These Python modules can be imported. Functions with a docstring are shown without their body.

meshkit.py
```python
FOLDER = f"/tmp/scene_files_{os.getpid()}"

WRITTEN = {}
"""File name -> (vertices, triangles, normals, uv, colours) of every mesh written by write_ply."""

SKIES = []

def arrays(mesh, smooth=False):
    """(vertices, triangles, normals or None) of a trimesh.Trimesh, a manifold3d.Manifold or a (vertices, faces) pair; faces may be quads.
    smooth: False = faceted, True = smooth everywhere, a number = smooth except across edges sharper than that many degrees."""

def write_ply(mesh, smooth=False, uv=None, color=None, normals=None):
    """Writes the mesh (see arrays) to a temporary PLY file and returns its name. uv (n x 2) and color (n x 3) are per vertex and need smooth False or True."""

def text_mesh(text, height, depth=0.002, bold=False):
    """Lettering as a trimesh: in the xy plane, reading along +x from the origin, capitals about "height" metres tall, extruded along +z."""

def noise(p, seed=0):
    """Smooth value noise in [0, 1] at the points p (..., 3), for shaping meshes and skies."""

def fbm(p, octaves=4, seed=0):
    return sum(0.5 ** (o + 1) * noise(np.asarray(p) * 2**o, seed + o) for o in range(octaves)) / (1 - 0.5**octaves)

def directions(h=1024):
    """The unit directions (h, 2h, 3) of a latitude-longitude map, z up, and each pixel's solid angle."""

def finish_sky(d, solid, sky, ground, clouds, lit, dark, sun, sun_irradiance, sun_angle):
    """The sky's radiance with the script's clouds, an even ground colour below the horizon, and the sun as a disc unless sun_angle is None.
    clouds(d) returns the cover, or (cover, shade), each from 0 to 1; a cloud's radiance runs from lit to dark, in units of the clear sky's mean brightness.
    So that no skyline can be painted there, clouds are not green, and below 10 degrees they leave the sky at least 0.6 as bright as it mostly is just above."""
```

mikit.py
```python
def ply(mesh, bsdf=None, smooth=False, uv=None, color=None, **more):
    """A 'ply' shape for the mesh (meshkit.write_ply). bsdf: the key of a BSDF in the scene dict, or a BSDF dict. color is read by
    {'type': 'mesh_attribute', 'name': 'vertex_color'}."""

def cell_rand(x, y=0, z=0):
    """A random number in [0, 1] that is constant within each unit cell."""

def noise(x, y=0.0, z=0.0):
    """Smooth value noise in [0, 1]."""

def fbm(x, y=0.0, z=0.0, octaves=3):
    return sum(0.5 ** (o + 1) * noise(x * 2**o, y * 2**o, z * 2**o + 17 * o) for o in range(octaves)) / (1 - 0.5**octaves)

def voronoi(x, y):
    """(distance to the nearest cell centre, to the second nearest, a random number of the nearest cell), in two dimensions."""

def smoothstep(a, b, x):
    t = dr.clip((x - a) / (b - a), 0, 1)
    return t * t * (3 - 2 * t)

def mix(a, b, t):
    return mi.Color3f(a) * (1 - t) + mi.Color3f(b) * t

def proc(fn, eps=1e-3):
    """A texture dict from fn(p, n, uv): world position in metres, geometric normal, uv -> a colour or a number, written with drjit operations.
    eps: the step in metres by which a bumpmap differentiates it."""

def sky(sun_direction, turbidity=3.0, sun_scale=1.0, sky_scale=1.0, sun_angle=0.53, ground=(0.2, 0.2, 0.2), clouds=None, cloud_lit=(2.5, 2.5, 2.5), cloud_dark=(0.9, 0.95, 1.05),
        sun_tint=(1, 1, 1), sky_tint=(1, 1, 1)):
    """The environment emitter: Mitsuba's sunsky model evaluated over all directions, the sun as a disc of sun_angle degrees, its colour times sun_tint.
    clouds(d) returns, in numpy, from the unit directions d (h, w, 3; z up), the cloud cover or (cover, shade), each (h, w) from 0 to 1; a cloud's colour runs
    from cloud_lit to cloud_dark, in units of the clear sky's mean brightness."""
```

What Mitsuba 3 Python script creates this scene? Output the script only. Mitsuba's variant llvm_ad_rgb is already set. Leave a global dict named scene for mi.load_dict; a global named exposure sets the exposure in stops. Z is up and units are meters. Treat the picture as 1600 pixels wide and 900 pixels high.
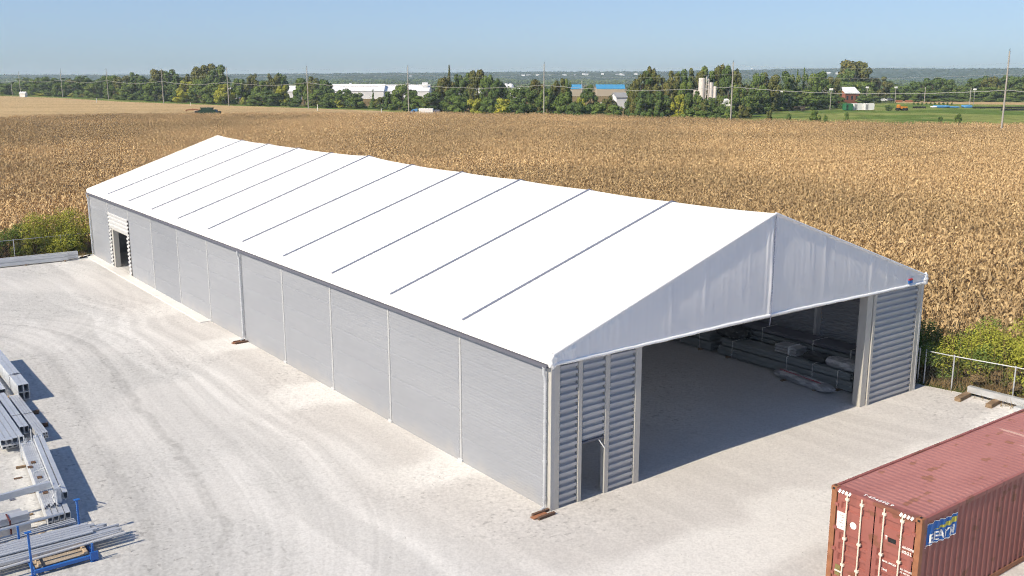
import math, random
import numpy as np
import trimesh
import mitsuba as mi
import drjit as dr
import mikit, meshkit
from mikit import noise, fbm, smoothstep, mix, cell_rand, voronoi

T = mi.ScalarTransform4f
PI = math.pi
rng = np.random.default_rng(7)
random.seed(7)
scene, labels = {}, {}

# ---------------------------------------------------------------- camera, sky, exposure
EYE = np.array([-17.946, -22.2145, 13.425])
YAW, PITCH, FOC = 0.63836, 0.21574, 1526.1
FWD = np.array([math.sin(YAW) * math.cos(PITCH), math.cos(YAW) * math.cos(PITCH), -math.sin(PITCH)])
RIGHT_H = np.array([math.cos(YAW), -math.sin(YAW)])
FWD_H = np.array([math.sin(YAW), math.cos(YAW)])
scene['camera'] = {'type': 'perspective', 'fov': math.degrees(2 * math.atan(800 / FOC)), 'fov_axis': 'x', 'near_clip': 0.5, 'far_clip': 30000.0,
                   'to_world': T().look_at(origin=EYE.tolist(), target=(EYE + FWD).tolist(), up=[0, 0, 1]),
                   'medium': {'type': 'ref', 'id': 'haze_air'}}
SUN_AZ, SUN_EL = math.radians(182.6), math.radians(39.0)
scene['sky'] = mikit.sky((math.cos(SUN_EL) * math.cos(SUN_AZ), math.cos(SUN_EL) * math.sin(SUN_AZ), math.sin(SUN_EL)), turbidity=2.8, sun_scale=1.0, sky_scale=0.82, sky_tint=(0.94, 0.985, 1.13), sun_tint=(0.925, 1.0, 1.10), ground=(0.25, 0.22, 0.17))
exposure = 2.1

# ---------------------------------------------------------------- helpers
def num(k):
    if k not in scene and k not in labels and not any(x.startswith(k + '__') for x in ()):
        return k
    i = 1
    while f'{k}_{i:03d}' in scene or f'{k}_{i:03d}' in labels:
        i += 1
    return f'{k}_{i:03d}'

COUNT = {}
def fresh(k):
    n = COUNT.get(k, 0)
    COUNT[k] = n + 1
    return k if n == 0 else f'{k}_{n:03d}'

def thing(name, label, cat, group=None, kind=None):
    k = fresh(name)
    labels[k] = {'label': label, 'category': cat}
    if group: labels[k]['group'] = group
    if kind: labels[k]['kind'] = kind
    return k

def put(parent, name, mesh, mat, smooth=False, label=None, uv=None, kind=None, at=None):
    k = fresh(parent + '__' + name)
    d = mesh if isinstance(mesh, dict) else mikit.ply(mesh, mat, smooth=smooth, uv=uv)
    if at is not None: d = {**d, 'to_world': at}
    scene[k] = d
    if label or kind:
        labels[k] = {}
        if label: labels[k]['label'] = label
        if kind: labels[k]['kind'] = kind
    return k

def solo(name, label, cat, mesh, mat, group=None, smooth=False, kind=None, uv=None, at=None):
    k = thing(name, label, cat, group, kind)
    d = mesh if isinstance(mesh, dict) else mikit.ply(mesh, mat, smooth=smooth, uv=uv)
    if at is not None: d = {**d, 'to_world': at}
    scene[k] = d
    return k

def structure(name, mesh, mat, smooth=False, label=None):
    scene[name] = mikit.ply(mesh, mat, smooth=smooth)
    labels[name] = {'kind': 'structure'}
    if label: labels[name]['label'] = label
    return name

def group_inst(key, gid, m):
    scene[key] = {'type': 'instance', 'to_world': m, 'g': {'type': 'ref', 'id': gid}}

def bx(x0, x1, y0, y1, z0, z1):
    b = trimesh.creation.box((x1 - x0, y1 - y0, z1 - z0)); b.apply_translation(((x0 + x1) / 2, (y0 + y1) / 2, (z0 + z1) / 2)); return b

def cbox(x0, x1, y0, y1, z0, z1, c=0.008):
    p = []
    for sx in (0, 1):
        for sy in (0, 1):
            for sz in (0, 1):
                X, Y, Z = (x1 if sx else x0), (y1 if sy else y0), (z1 if sz else z0)
                dx, dy, dz = (-c if sx else c), (-c if sy else c), (-c if sz else c)
                p += [(X + dx, Y + dy, Z), (X + dx, Y, Z + dz), (X, Y + dy, Z + dz)]
    return trimesh.convex.convex_hull(np.array(p))

def tube(pts, r, sides=8, r2=None):
    p = np.asarray(pts, float)
    n = len(p)
    rr = np.linspace(r, r if r2 is None else r2, n) if np.isscalar(r) else np.asarray(r)
    t = np.gradient(p, axis=0); t /= np.linalg.norm(t, axis=1, keepdims=True) + 1e-12
    a = np.cross(t, np.where(np.abs(t[:, 2:]) < 0.9, [0, 0, 1.0], [1.0, 0, 0])); a /= np.linalg.norm(a, axis=1, keepdims=True)
    b = np.cross(t, a)
    ang = np.arange(sides) * 2 * PI / sides
    v = (p[:, None] + rr[:, None, None] * (np.cos(ang)[None, :, None] * a[:, None] + np.sin(ang)[None, :, None] * b[:, None])).reshape(-1, 3)
    f = []
    for i in range(n - 1):
        for j in range(sides):
            q = [i * sides + j, i * sides + (j + 1) % sides, (i + 1) * sides + (j + 1) % sides, (i + 1) * sides + j]
            f += [[q[0], q[1], q[2]], [q[0], q[2], q[3]]]
    for base, rev in ((0, True), ((n - 1) * sides, False)):
        for j in range(1, sides - 1):
            tri = [base, base + j, base + j + 1]
            f.append(tri[::-1] if rev else tri)
    return trimesh.Trimesh(v, f, process=False)

def cat(*m):
    m = [x for q in m for x in (q if isinstance(q, (list, tuple)) else [q])]
    return trimesh.util.concatenate(m)

def puts(parent, name, meshes, mat, **k):
    for m in meshes: put(parent, name, m, mat, **k)

def moved(mesh, loc=(0, 0, 0), rz=0.0, ry=0.0, rx=0.0):
    m = mesh.copy()
    M = trimesh.transformations.euler_matrix(rx, ry, rz); M[:3, 3] = loc
    m.apply_transform(M); return m

def xf(loc=(0, 0, 0), rz=0.0, s=(1, 1, 1)):
    return T().translate(list(map(float, loc))).rotate([0, 0, 1], math.degrees(rz)).scale(list(map(float, s)))

def grid(fn, U, V):
    u, v = np.meshgrid(U, V, indexing='ij')
    P = fn(u, v).reshape(-1, 3)
    n, m = len(U), len(V)
    i, j = np.meshgrid(np.arange(n - 1), np.arange(m - 1), indexing='ij')
    q = np.stack([i * m + j, (i + 1) * m + j, (i + 1) * m + j + 1, i * m + j + 1], -1).reshape(-1, 4)
    return trimesh.Trimesh(P, np.vstack([q[:, [0, 1, 2]], q[:, [0, 2, 3]]]), process=False)

def hollow(L, w, h, t=0.015):
    """open-ended rectangular tube along +x from 0 to L, centred in y, resting on z=0"""
    o = np.array([[-w / 2, 0], [w / 2, 0], [w / 2, h], [-w / 2, h]])
    i_ = np.array([[-w / 2 + t, t], [w / 2 - t, t], [w / 2 - t, h - t], [-w / 2 + t, h - t]])
    v = np.vstack([[(x, *p) for p in r] for x in (0, L) for r in (o, i_)])
    f = []
    for j in range(4):
        k = (j + 1) % 4
        f += [[j, 8 + j, 8 + k], [j, 8 + k, k]]
        f += [[4 + j, 12 + k, 12 + j], [4 + j, 4 + k, 12 + k]]
        f += [[j, k, 4 + k], [j, 4 + k, 4 + j]]
        f += [[8 + j, 12 + k, 8 + k], [8 + j, 12 + j, 12 + k]]
    m = trimesh.Trimesh(v, f, process=False)
    return m

def sheet(prof, L, th=0.012):
    """ribbed sheet: profile rows (depth outwards, height), along +x, outward is -y"""
    p = np.asarray(prof, float)
    n = len(p)
    out = np.array([(x, -d, z) for x in (0, L) for d, z in p])
    inn = out + [0, th, 0]
    v = np.vstack([out, inn])
    f = []
    for j in range(n - 1):
        a, b, c, d = j, j + 1, n + j + 1, n + j
        f += [[a, d, c], [a, c, b]]
        a, b, c, d = a + 2 * n, b + 2 * n, c + 2 * n, d + 2 * n
        f += [[a, c, d], [a, b, c]]
    for (a, b) in ((0, n), (n - 1, 2 * n - 1)):
        f += [[a, b, b + 2 * n], [a, b + 2 * n, a + 2 * n]]
    return trimesh.Trimesh(v, f, process=False)

def fine_profile(h, ribs=9, depth=0.0045):
    p = [(0, 0.0)]
    pitch = (h - 0.07) / ribs
    for i in range(ribs):
        z = i * pitch
        p += [(0, z + .35 * pitch), (depth, z + .55 * pitch), (depth, z + .75 * pitch), (0, z + .97 * pitch)]
    p += [(0, h - 0.075), (depth * 2.5, h - 0.065), (depth * 2.5, h - 0.045), (0, h - 0.004)]
    return p

def deep_profile(h, pitch=0.25, depth=0.08, z0=0.0):
    p, z = [], z0
    while z < h - 0.02:
        for a, d in ((0, 0), (.34, 0), (.46, depth), (.86, depth), (.98, 0)):
            if z + a * pitch < h: p.append((d, z + a * pitch))
        z += pitch
    p.append((0, h)); return p

def bearing(px, Z):
    """the ground point at forward distance Z in the direction of a column of the photograph's width of 1600"""
    return EYE[:2] + RIGHT_H * ((px - 800) / FOC * Z / math.cos(PITCH) * (math.cos(PITCH))) + FWD_H * Z

def land(px, Z):
    """height of the far terrain"""
    t = np.clip((Z - 560) / 520, 0, 1)
    return -10.0 * t * t * (3 - 2 * t)

def top_z(ypx, Z):
    return 13.425 + (115.5 - ypx) * Z / FOC

def words(n):
    return ['first', 'second', 'third', 'fourth', 'fifth', 'sixth', 'seventh', 'eighth', 'ninth', 'tenth', 'eleventh', 'twelfth', 'thirteenth', 'fourteenth', 'fifteenth', 'sixteenth', 'seventeenth', 'eighteenth', 'nineteenth', 'twentieth'][n] if n < 20 else f'{n + 1}th'

# ---------------------------------------------------------------- materials
def two(b): return {'type': 'twosided', 'bsdf': b}
def rgb(*c): return {'type': 'rgb', 'value': list(c)}
def pr(color, rough=0.6, metal=0.0, spec=0.3, **k):
    return two({'type': 'principled', 'base_color': color if isinstance(color, dict) else rgb(*color), 'roughness': rough, 'metallic': metal, 'specular': spec, **k})
def df(color): return two({'type': 'diffuse', 'reflectance': color if isinstance(color, dict) else rgb(*color)})

def f_ground(p, n, uv):
    a = fbm(p.x * .004, p.y * .004, 0, 3); b = fbm(p.x * .03, p.y * .03, 3, 3)
    c = mix((.085, .105, .04), (.20, .15, .075), smoothstep(.42, .62, a))
    return c * (.7 + .6 * b)
scene['ground_mat'] = df(mikit.proc(f_ground))

TRACK = np.polyfit([38.9, 37, 28, 22, 16.1, 8, 2], [-12.6, -9.3, -7.2, -6.9, -7.3, -8.4, -9.6], 4)
def f_gravel(p, n, uv):
    x, y = p.x, p.y
    big = fbm(x * .09, y * .06, 0, 3)
    wx = x + 1.2 * (noise(x * .2, y * .2, 5) - .5)
    mid = fbm(x * .9, y * .35, 2, 3)
    fine = noise(x * 13, y * 13, 1); fine2 = noise(x * 25, y * 25, 4)
    coarse = smoothstep(.38, .62, fbm(x * .16 + 3, y * .13, 7, 3) + .22 * smoothstep(-8.5, -12, x))
    base = mix((.655, .65, .64), (.535, .535, .53), coarse)
    # wheel tracks run along the hall
    s = noise(wx * 2.2 + .03 * y, y * .06, 9)
    base = base * (.90 + .2 * smoothstep(.25, .75, s) * smoothstep(-11, -3, x))
    # beige, washed fines by the wall
    near = smoothstep(-5.5, -1.2, x + 2.0 * (noise(y * .25, x * .4, 8) - .5)) * smoothstep(58, 36, y)
    base = mix(base, mi.Color3f(.545, .522, .502), near * .7)
    bay = dr.abs((y - 1.5) / 10.0 - dr.floor((y - 1.5) / 10.0) - .33)
    wash = smoothstep(.20, .10, bay + .12 * (noise(x * .7, y * .7, 3) - .5)) * smoothstep(-4.2, -1.5, x) * smoothstep(40, 30, y)
    base = mix(base, mi.Color3f(.72, .71, .69), wash * .8)
    c4, c3, c2, c1, c0 = [float(v) for v in TRACK]
    tx = (((c4 * y + c3) * y + c2) * y + c1) * y + c0
    lane = smoothstep(-4.5, -2, x - tx + 3) * smoothstep(9, 3, x - tx)
    base = base * (1 + lane * (.08 * (noise((x - tx) * 4.2, y * .07, 31) - .5) + .09 * (noise((x - tx) * 11, y * .12, 33) - .5)))
    arc = dr.sqrt(dr.square(x + 26) + dr.square(y - 44)); spin = smoothstep(13, 17, arc) * smoothstep(29, 24, arc) * smoothstep(20, 30, y)
    base = base * (1 + spin * .08 * (noise(arc * 4.0, y * .06, 35) - .5))
    for off, wd, am in ((0., .30, .17), (1.9, .25, .05), (-2.2, .4, .10)):
        d = dr.abs(x - tx - off + .35 * (noise(x * .8, y * .8, 12) - .5))
        base = base * (1 - am * smoothstep(wd, wd * .25, d) * smoothstep(1, 5, y) * (.4 + noise(x * 6, y * 6, 11)))
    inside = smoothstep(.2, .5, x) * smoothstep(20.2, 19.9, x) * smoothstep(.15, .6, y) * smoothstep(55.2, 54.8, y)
    base = mix(base, mi.Color3f(.50, .505, .51), inside)  # hall floor painted a darker, cooler grey, imitating the shade under the roof
    grain = .84 + .18 * fine * (.5 + .8 * coarse) + .16 * fine2
    stone = smoothstep(.80, .92, noise(x * 6.3, y * 6.3, 21)) * (.25 + .75 * coarse)
    return base * grain * (.96 + .08 * mid) * (.96 + .08 * big) * (1 - .22 * stone)
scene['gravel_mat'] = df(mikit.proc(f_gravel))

def f_soil(p, n, uv): return mix((.13, .088, .052), (.22, .155, .09), fbm(p.x * 1.3, p.y * 1.3, 0, 3))
scene['soil_mat'] = df(mikit.proc(f_soil))
def f_stubble(p, n, uv):
    u = p.x * float(RIGHT_H[0]) + p.y * float(RIGHT_H[1]); v = p.x * float(FWD_H[0]) + p.y * float(FWD_H[1])
    row = noise(u * .03, v * .16, 2); c = fbm(u * .25, v * .5, 6, 3)
    return mix((.36, .25, .125), (.56, .42, .235), .55 * row + .45 * c) * (.8 + .4 * noise(u * 1.1, v * 1.7, 4))
scene['stubble_mat'] = df(mikit.proc(f_stubble))
def f_grass(p, n, uv):
    a = fbm(p.x * .05, p.y * .05, 0, 3); b = fbm(p.x * .4, p.y * .4, 3, 3)
    c = mix((.115, .175, .045), (.22, .25, .08), smoothstep(.35, .65, a))
    return c * (.55 + .9 * b)
scene['grass_mat'] = df(mikit.proc(f_grass))

def leafy(dark, light, warm):
    def f(p, n, uv):
        t = noise(p.x * .13, p.y * .13, p.z * .13)
        c = mix(dark, light, .6 * uv.x + .4 * t)
        return mix(c, warm, smoothstep(.62, .95, uv.x) * smoothstep(.35, .7, noise(p.x * .06, p.y * .06, 8)))
    return two({'type': 'diffuse', 'reflectance': mikit.proc(f)})
scene['leaf_dark'] = leafy((.06, .10, .034), (.138, .198, .064), (.17, .195, .058))
scene['leaf_mid'] = leafy((.08, .128, .036), (.175, .24, .066), (.22, .245, .068))
scene['leaf_olive'] = leafy((.085, .10, .034), (.18, .185, .062), (.23, .185, .065))
scene['leaf_bright'] = leafy((.20, .22, .038), (.42, .43, .075), (.52, .45, .06))
scene['leaf_straw'] = leafy((.15, .105, .055), (.30, .22, .12), (.34, .25, .13))
def f_hill(p, n, uv):
    a = fbm(p.x * .012, p.y * .012, 0, 3); b = noise(p.x * .07, p.y * .07, 3)
    return mix((.014, .034, .02), (.044, .07, .036), .35 * a + .65 * b)
scene['hill_mat'] = df(mikit.proc(f_hill))
def f_corn(dark, light):
    def f(p, n, uv):
        big = fbm(p.x * .035, p.y * .035, 2, 3); t = noise(p.x * 2.3, p.y * 2.3, p.z * 1.5)
        c = mix(dark, light, .62 * uv.x + .38 * t)
        return c * (.86 + .30 * smoothstep(.25, .75, big))
    return two({'type': 'diffuse', 'reflectance': mikit.proc(f)})
scene['corn_leaf'] = f_corn((.345, .235, .125), (.715, .525, .285))
scene['corn_husk'] = f_corn((.48, .345, .18), (.82, .635, .36))

def f_bark(p, n, uv): return mix((.08, .065, .05), (.17, .145, .115), noise(p.x * 6, p.y * 6, p.z * 1.2))
scene['bark'] = df(mikit.proc(f_bark))
def f_polewood(p, n, uv): return mix((.32, .295, .265), (.48, .45, .41), noise(p.x * 9, p.y * 9, p.z * .8))
scene['pole_wood'] = df(mikit.proc(f_polewood))
def f_alu(p, n, uv):
    v = noise(p.x * .7, p.y * .28, p.z * .9); s = noise(p.x * 3, p.y * 1.2, p.z * 14)
    c = mix((.275, .29, .325), (.30, .315, .35), v) * (.97 + .06 * s)
    return mix(c, mi.Color3f(.36, .35, .345), .45 * smoothstep(.55, .0, p.z + .5 * (noise(p.y * 2.1, p.x, 3) - .5)))
scene['alu_sheet'] = pr(mikit.proc(f_alu), .5, .15, .5)
scene['alu_dark_sheet'] = pr(mikit.proc(lambda p, n, uv: mix((.245, .26, .295), (.27, .285, .32), noise(p.x * .7, p.y * .3, p.z * .9)) * (.97 + .06 * noise(p.x * 3, p.y, p.z * 14))), .5, .15, .5)
scene['alu_post'] = pr((.50, .485, .455), .5, .2, .5)
scene['alu_trim'] = pr((.56, .565, .58), .45, .2, .5)
scene['wire_grey'] = pr((.16, .17, .17), .6)
scene['fence_pipe'] = pr((.38, .40, .42), .5, .3)
scene['gable_alu'] = pr((.44, .445, .46), .5, .15, .5)
scene['wall_trim'] = pr((.42, .43, .45), .5, .15, .5)
scene['rail_grey'] = pr((.24, .26, .34), .5, .3, .5)
scene['gutter_grey'] = pr((.13, .135, .17), .5, .2, .4)
def f_galv(p, n, uv):
    return mix((.52, .545, .585), (.70, .725, .76), .6 * noise(p.x * 1.7, p.y * 1.1, p.z * 6) + .4 * noise(p.x * 14, p.y * 14, p.z * 14))
scene['galv'] = pr(mikit.proc(f_galv), .42, .55, .5)
scene['dark_alu'] = pr((.24, .265, .275), .5, .2, .4)
scene['bar_grey'] = pr(mikit.proc(lambda p, n, uv: mix((.50, .515, .54), (.64, .655, .68), noise(p.x * .9, p.y * 9, p.z * 9))), .4, .5, .5)
def f_pvc(p, n, uv):
    return mix((.82, .825, .83), (.87, .872, .875), fbm(p.x * .5, p.y * .8, p.z, 3)) * (.985 + .015 * noise(p.x * 8, p.y * 8, p.z * 8))
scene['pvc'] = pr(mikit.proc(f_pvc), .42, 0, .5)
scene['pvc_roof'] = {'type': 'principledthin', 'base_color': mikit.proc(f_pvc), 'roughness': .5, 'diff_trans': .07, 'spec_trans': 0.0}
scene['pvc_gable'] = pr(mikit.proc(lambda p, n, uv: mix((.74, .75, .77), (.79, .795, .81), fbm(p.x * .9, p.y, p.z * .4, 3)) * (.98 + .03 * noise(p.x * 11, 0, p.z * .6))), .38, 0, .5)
scene['concrete'] = df(mikit.proc(lambda p, n, uv: mix((.66, .65, .63), (.74, .73, .71), fbm(p.x * 2, p.y * 2, 0, 3))))
def wood(a, b): return df(mikit.proc(lambda p, n, uv: mix(a, b, noise(p.x * 2.2 + 8 * noise(p.y * 4, p.z * 9, 1), p.y * 11, p.z * 16)) * (.85 + .3 * noise(p.x * 6, p.y * 6, p.z * 6))))
scene['timber'] = wood((.42, .32, .22), (.58, .46, .33))
scene['old_timber'] = wood((.16, .11, .07), (.30, .22, .15))
scene['dark_timber'] = wood((.10, .065, .05), (.19, .125, .095))
scene['plywood'] = wood((.33, .28, .22), (.43, .37, .30))
scene['black'] = pr((.018, .018, .02), .6)
scene['rubber'] = pr((.02, .02, .022), .8)
scene['strap_white'] = pr((.75, .75, .74), .5)
scene['strap_brown'] = pr((.12, .04, .035), .5)
def f_blue(p, n, uv): return mix((.015, .095, .36), (.03, .15, .47), noise(p.x * 5, p.y * 5, p.z * 3))
scene['blue_paint'] = pr(mikit.proc(f_blue), .42, 0, .5)
scene['white_paint'] = pr((.78, .78, .77), .5)
scene['white_metal'] = pr(mikit.proc(lambda p, n, uv: mix((.66, .67, .69), (.76, .765, .77), noise(p.x * .2, p.y * .2, p.z * .7))), .5)
scene['tan_wall'] = df((.45, .38, .29))
scene['grey_roof'] = df((.30, .31, .33))
scene['window_dark'] = pr((.03, .035, .045), .25, 0, .5)
scene['blue_roof'] = pr((.05, .26, .48), .5)
scene['brick'] = df((.30, .115, .08))
scene['pink_concrete'] = df((.76, .69, .65))
scene['orange'] = pr((.55, .22, .03), .5)
scene['green_paint'] = pr((.03, .16, .07), .45)
scene['dark_green_paint'] = pr((.012, .035, .02), .45)
scene['cab_blue'] = pr((.09, .25, .50), .4)
scene['tarp_blue'] = pr((.09, .27, .52), .6)
scene['plastic_wrap'] = pr(mikit.proc(lambda p, n, uv: mix((.26, .27, .29), (.52, .52, .54), smoothstep(.35, .7, fbm(p.x * 6, p.y * 3, p.z * 6, 3)))), .25, 0, .6)
scene['dark_wrap'] = pr((.035, .04, .045), .3, 0, .6)
scene['red'] = pr((.5, .04, .05), .5)
scene['cable'] = pr((.40, .40, .38), .5)
def f_redsteel(p, n, uv):
    a = fbm(p.x * .8, p.y * .8, p.z * 1.1, 3)
    c = mix((.245, .083, .070), (.325, .12, .10), a)
    rust = smoothstep(.63, .74, fbm(p.x * 2.6, p.y * 2.6, p.z * 3.2, 3))
    streak = smoothstep(.62, .85, noise(p.x * 9, p.y * 9, p.z * .7)) * .18
    c = mix(c, mi.Color3f(.16, .07, .035), rust * .65)
    return c * (1 - streak)
scene['red_steel'] = pr(mikit.proc(f_redsteel), .5, 0, .4)
def f_redroof(p, n, uv):
    a = fbm(p.x * .6, p.y * 1.2, 0, 3)
    c = mix((.285, .118, .108), (.37, .172, .158), a)
    rust = smoothstep(.70, .78, fbm(p.x * 1.6, p.y * 3.6, 3, 3))
    scr = smoothstep(.80, .9, noise(p.x * 1.2, p.y * .5 + 3, 4)) * smoothstep(.6, .9, noise(p.x * 18, p.y * 1.5, 6))
    c = mix(c, mi.Color3f(.20, .09, .04), rust * .6)
    return mix(c, mi.Color3f(.55, .40, .34), scr * .6)
scene['red_roof'] = pr(mikit.proc(f_redroof), .5, 0, .4)
scene['rusty'] = pr(mikit.proc(lambda p, n, uv: mix((.20, .085, .045), (.36, .16, .085), fbm(p.x * 5, p.y * 5, p.z * 5, 3))), .7)
scene['cream_paint'] = pr(mikit.proc(lambda p, n, uv: mix((.60, .54, .44), (.72, .68, .58), noise(p.x * 6, p.y * 6, p.z * 2))), .5)
scene['logo_blue'] = pr((.02, .13, .42), .45)
scene['logo_yellow'] = pr((.48, .44, .07), .45)
scene['olive_paint'] = pr((.20, .17, .07), .6)

# ---------------------------------------------------------------- air
scene['haze_air'] = {'type': 'homogeneous', 'albedo': rgb(.70, .86, 1.0), 'sigma_t': 0.00016, 'phase': {'type': 'isotropic'}}
HC = EYE[:2] + FWD_H * 3000
scene['haze'] = {'type': 'cube', 'to_world': T().translate([float(HC[0]), float(HC[1]), 26.0]).rotate([0, 0, 1], -math.degrees(YAW)).scale([9500, 9500, 40]),
                 'bsdf': {'type': 'null'}, 'interior': {'type': 'ref', 'id': 'haze_air'}}
labels['haze'] = {'kind': 'stuff', 'label': 'thin bluish summer haze over the fields and hills', 'category': 'haze'}

# ---------------------------------------------------------------- ground
def polar_ground():
    R = np.concatenate([[0.0], np.geomspace(20, 9000, 70)]); A = np.linspace(0, 2 * PI, 145)
    def f(r, a):
        X = EYE[0] + r * np.cos(a); Y = EYE[1] + r * np.sin(a)
        Z = (X - EYE[0]) * FWD_H[0] + (Y - EYE[1]) * FWD_H[1]
        return np.stack([X, Y, land(0, np.maximum(Z, 0)) - .02], -1)
    m = grid(f, R, A); return m
structure('ground', polar_ground(), 'ground_mat', smooth=True)
def sheet_poly(pts, z, sub=None):
    from shapely.geometry import Polygon
    p = Polygon(pts)
    v, f = trimesh.creation.triangulate_polygon(p, engine='earcut')
    return trimesh.Trimesh(np.column_stack([v, np.full(len(v), z)]), f, process=False)
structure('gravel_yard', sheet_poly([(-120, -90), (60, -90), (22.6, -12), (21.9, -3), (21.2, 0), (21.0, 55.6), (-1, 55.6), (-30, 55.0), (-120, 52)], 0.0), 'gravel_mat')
FAR = [(-160, 258), (0, 263), (150, 285), (400, 290), (640, 297), (850, 285), (1000, 267), (1200, 247), (1400, 233), (1600, 227), (1760, 222), (2200, 205)]
far_pts = [bearing(*q) for q in FAR]
structure('corn_soil', sheet_poly([(-210, 59.2), (23.6, 59.2), (23.4, 0), (24.5, -8), (27, -30), (120, -30)] + far_pts[::-1], -.008), 'soil_mat')
EDGE = [(-120, 690), (0, 629), (100, 576), (200, 493), (300, 455), (400, 421), (500, 395), (600, 368), (690, 316)]
structure('stubble_field', sheet_poly([bearing(q[0], q[1] - 4) for q in FAR if q[0] < 690] + [bearing(690, 293)] + [bearing(*q) for q in EDGE[::-1]], -.006), 'stubble_mat')
structure('meadow', sheet_poly([bearing(*q) for q in [(1000, 270), (1200, 250), (1400, 236), (1760, 226), (2200, 208), (2200, 560), (1500, 545), (1300, 430), (1150, 380), (1000, 300)]], -.01), 'grass_mat')
structure('grass_verge', sheet_poly([bearing(*q) for q in [(-120, 692)] + [(p, z + 1) for p, z in EDGE] + [(850, 289), (1010, 272)]] + [bearing(*q) for q in [(1010, 310), (850, 330), (690, 350), (600, 405), (400, 460), (200, 560), (100, 650), (-120, 780)]], -.012), 'grass_mat')
structure('dry_track', sheet_poly([bearing(*q) for q in [(1390, 470), (1480, 455), (1760, 420), (1760, 450), (1480, 500), (1390, 515)]], -.004), 'stubble_mat')
structure('concrete_strip', bx(-.62, .02, 30.0, 55.4, -.05, .05), 'concrete')

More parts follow.
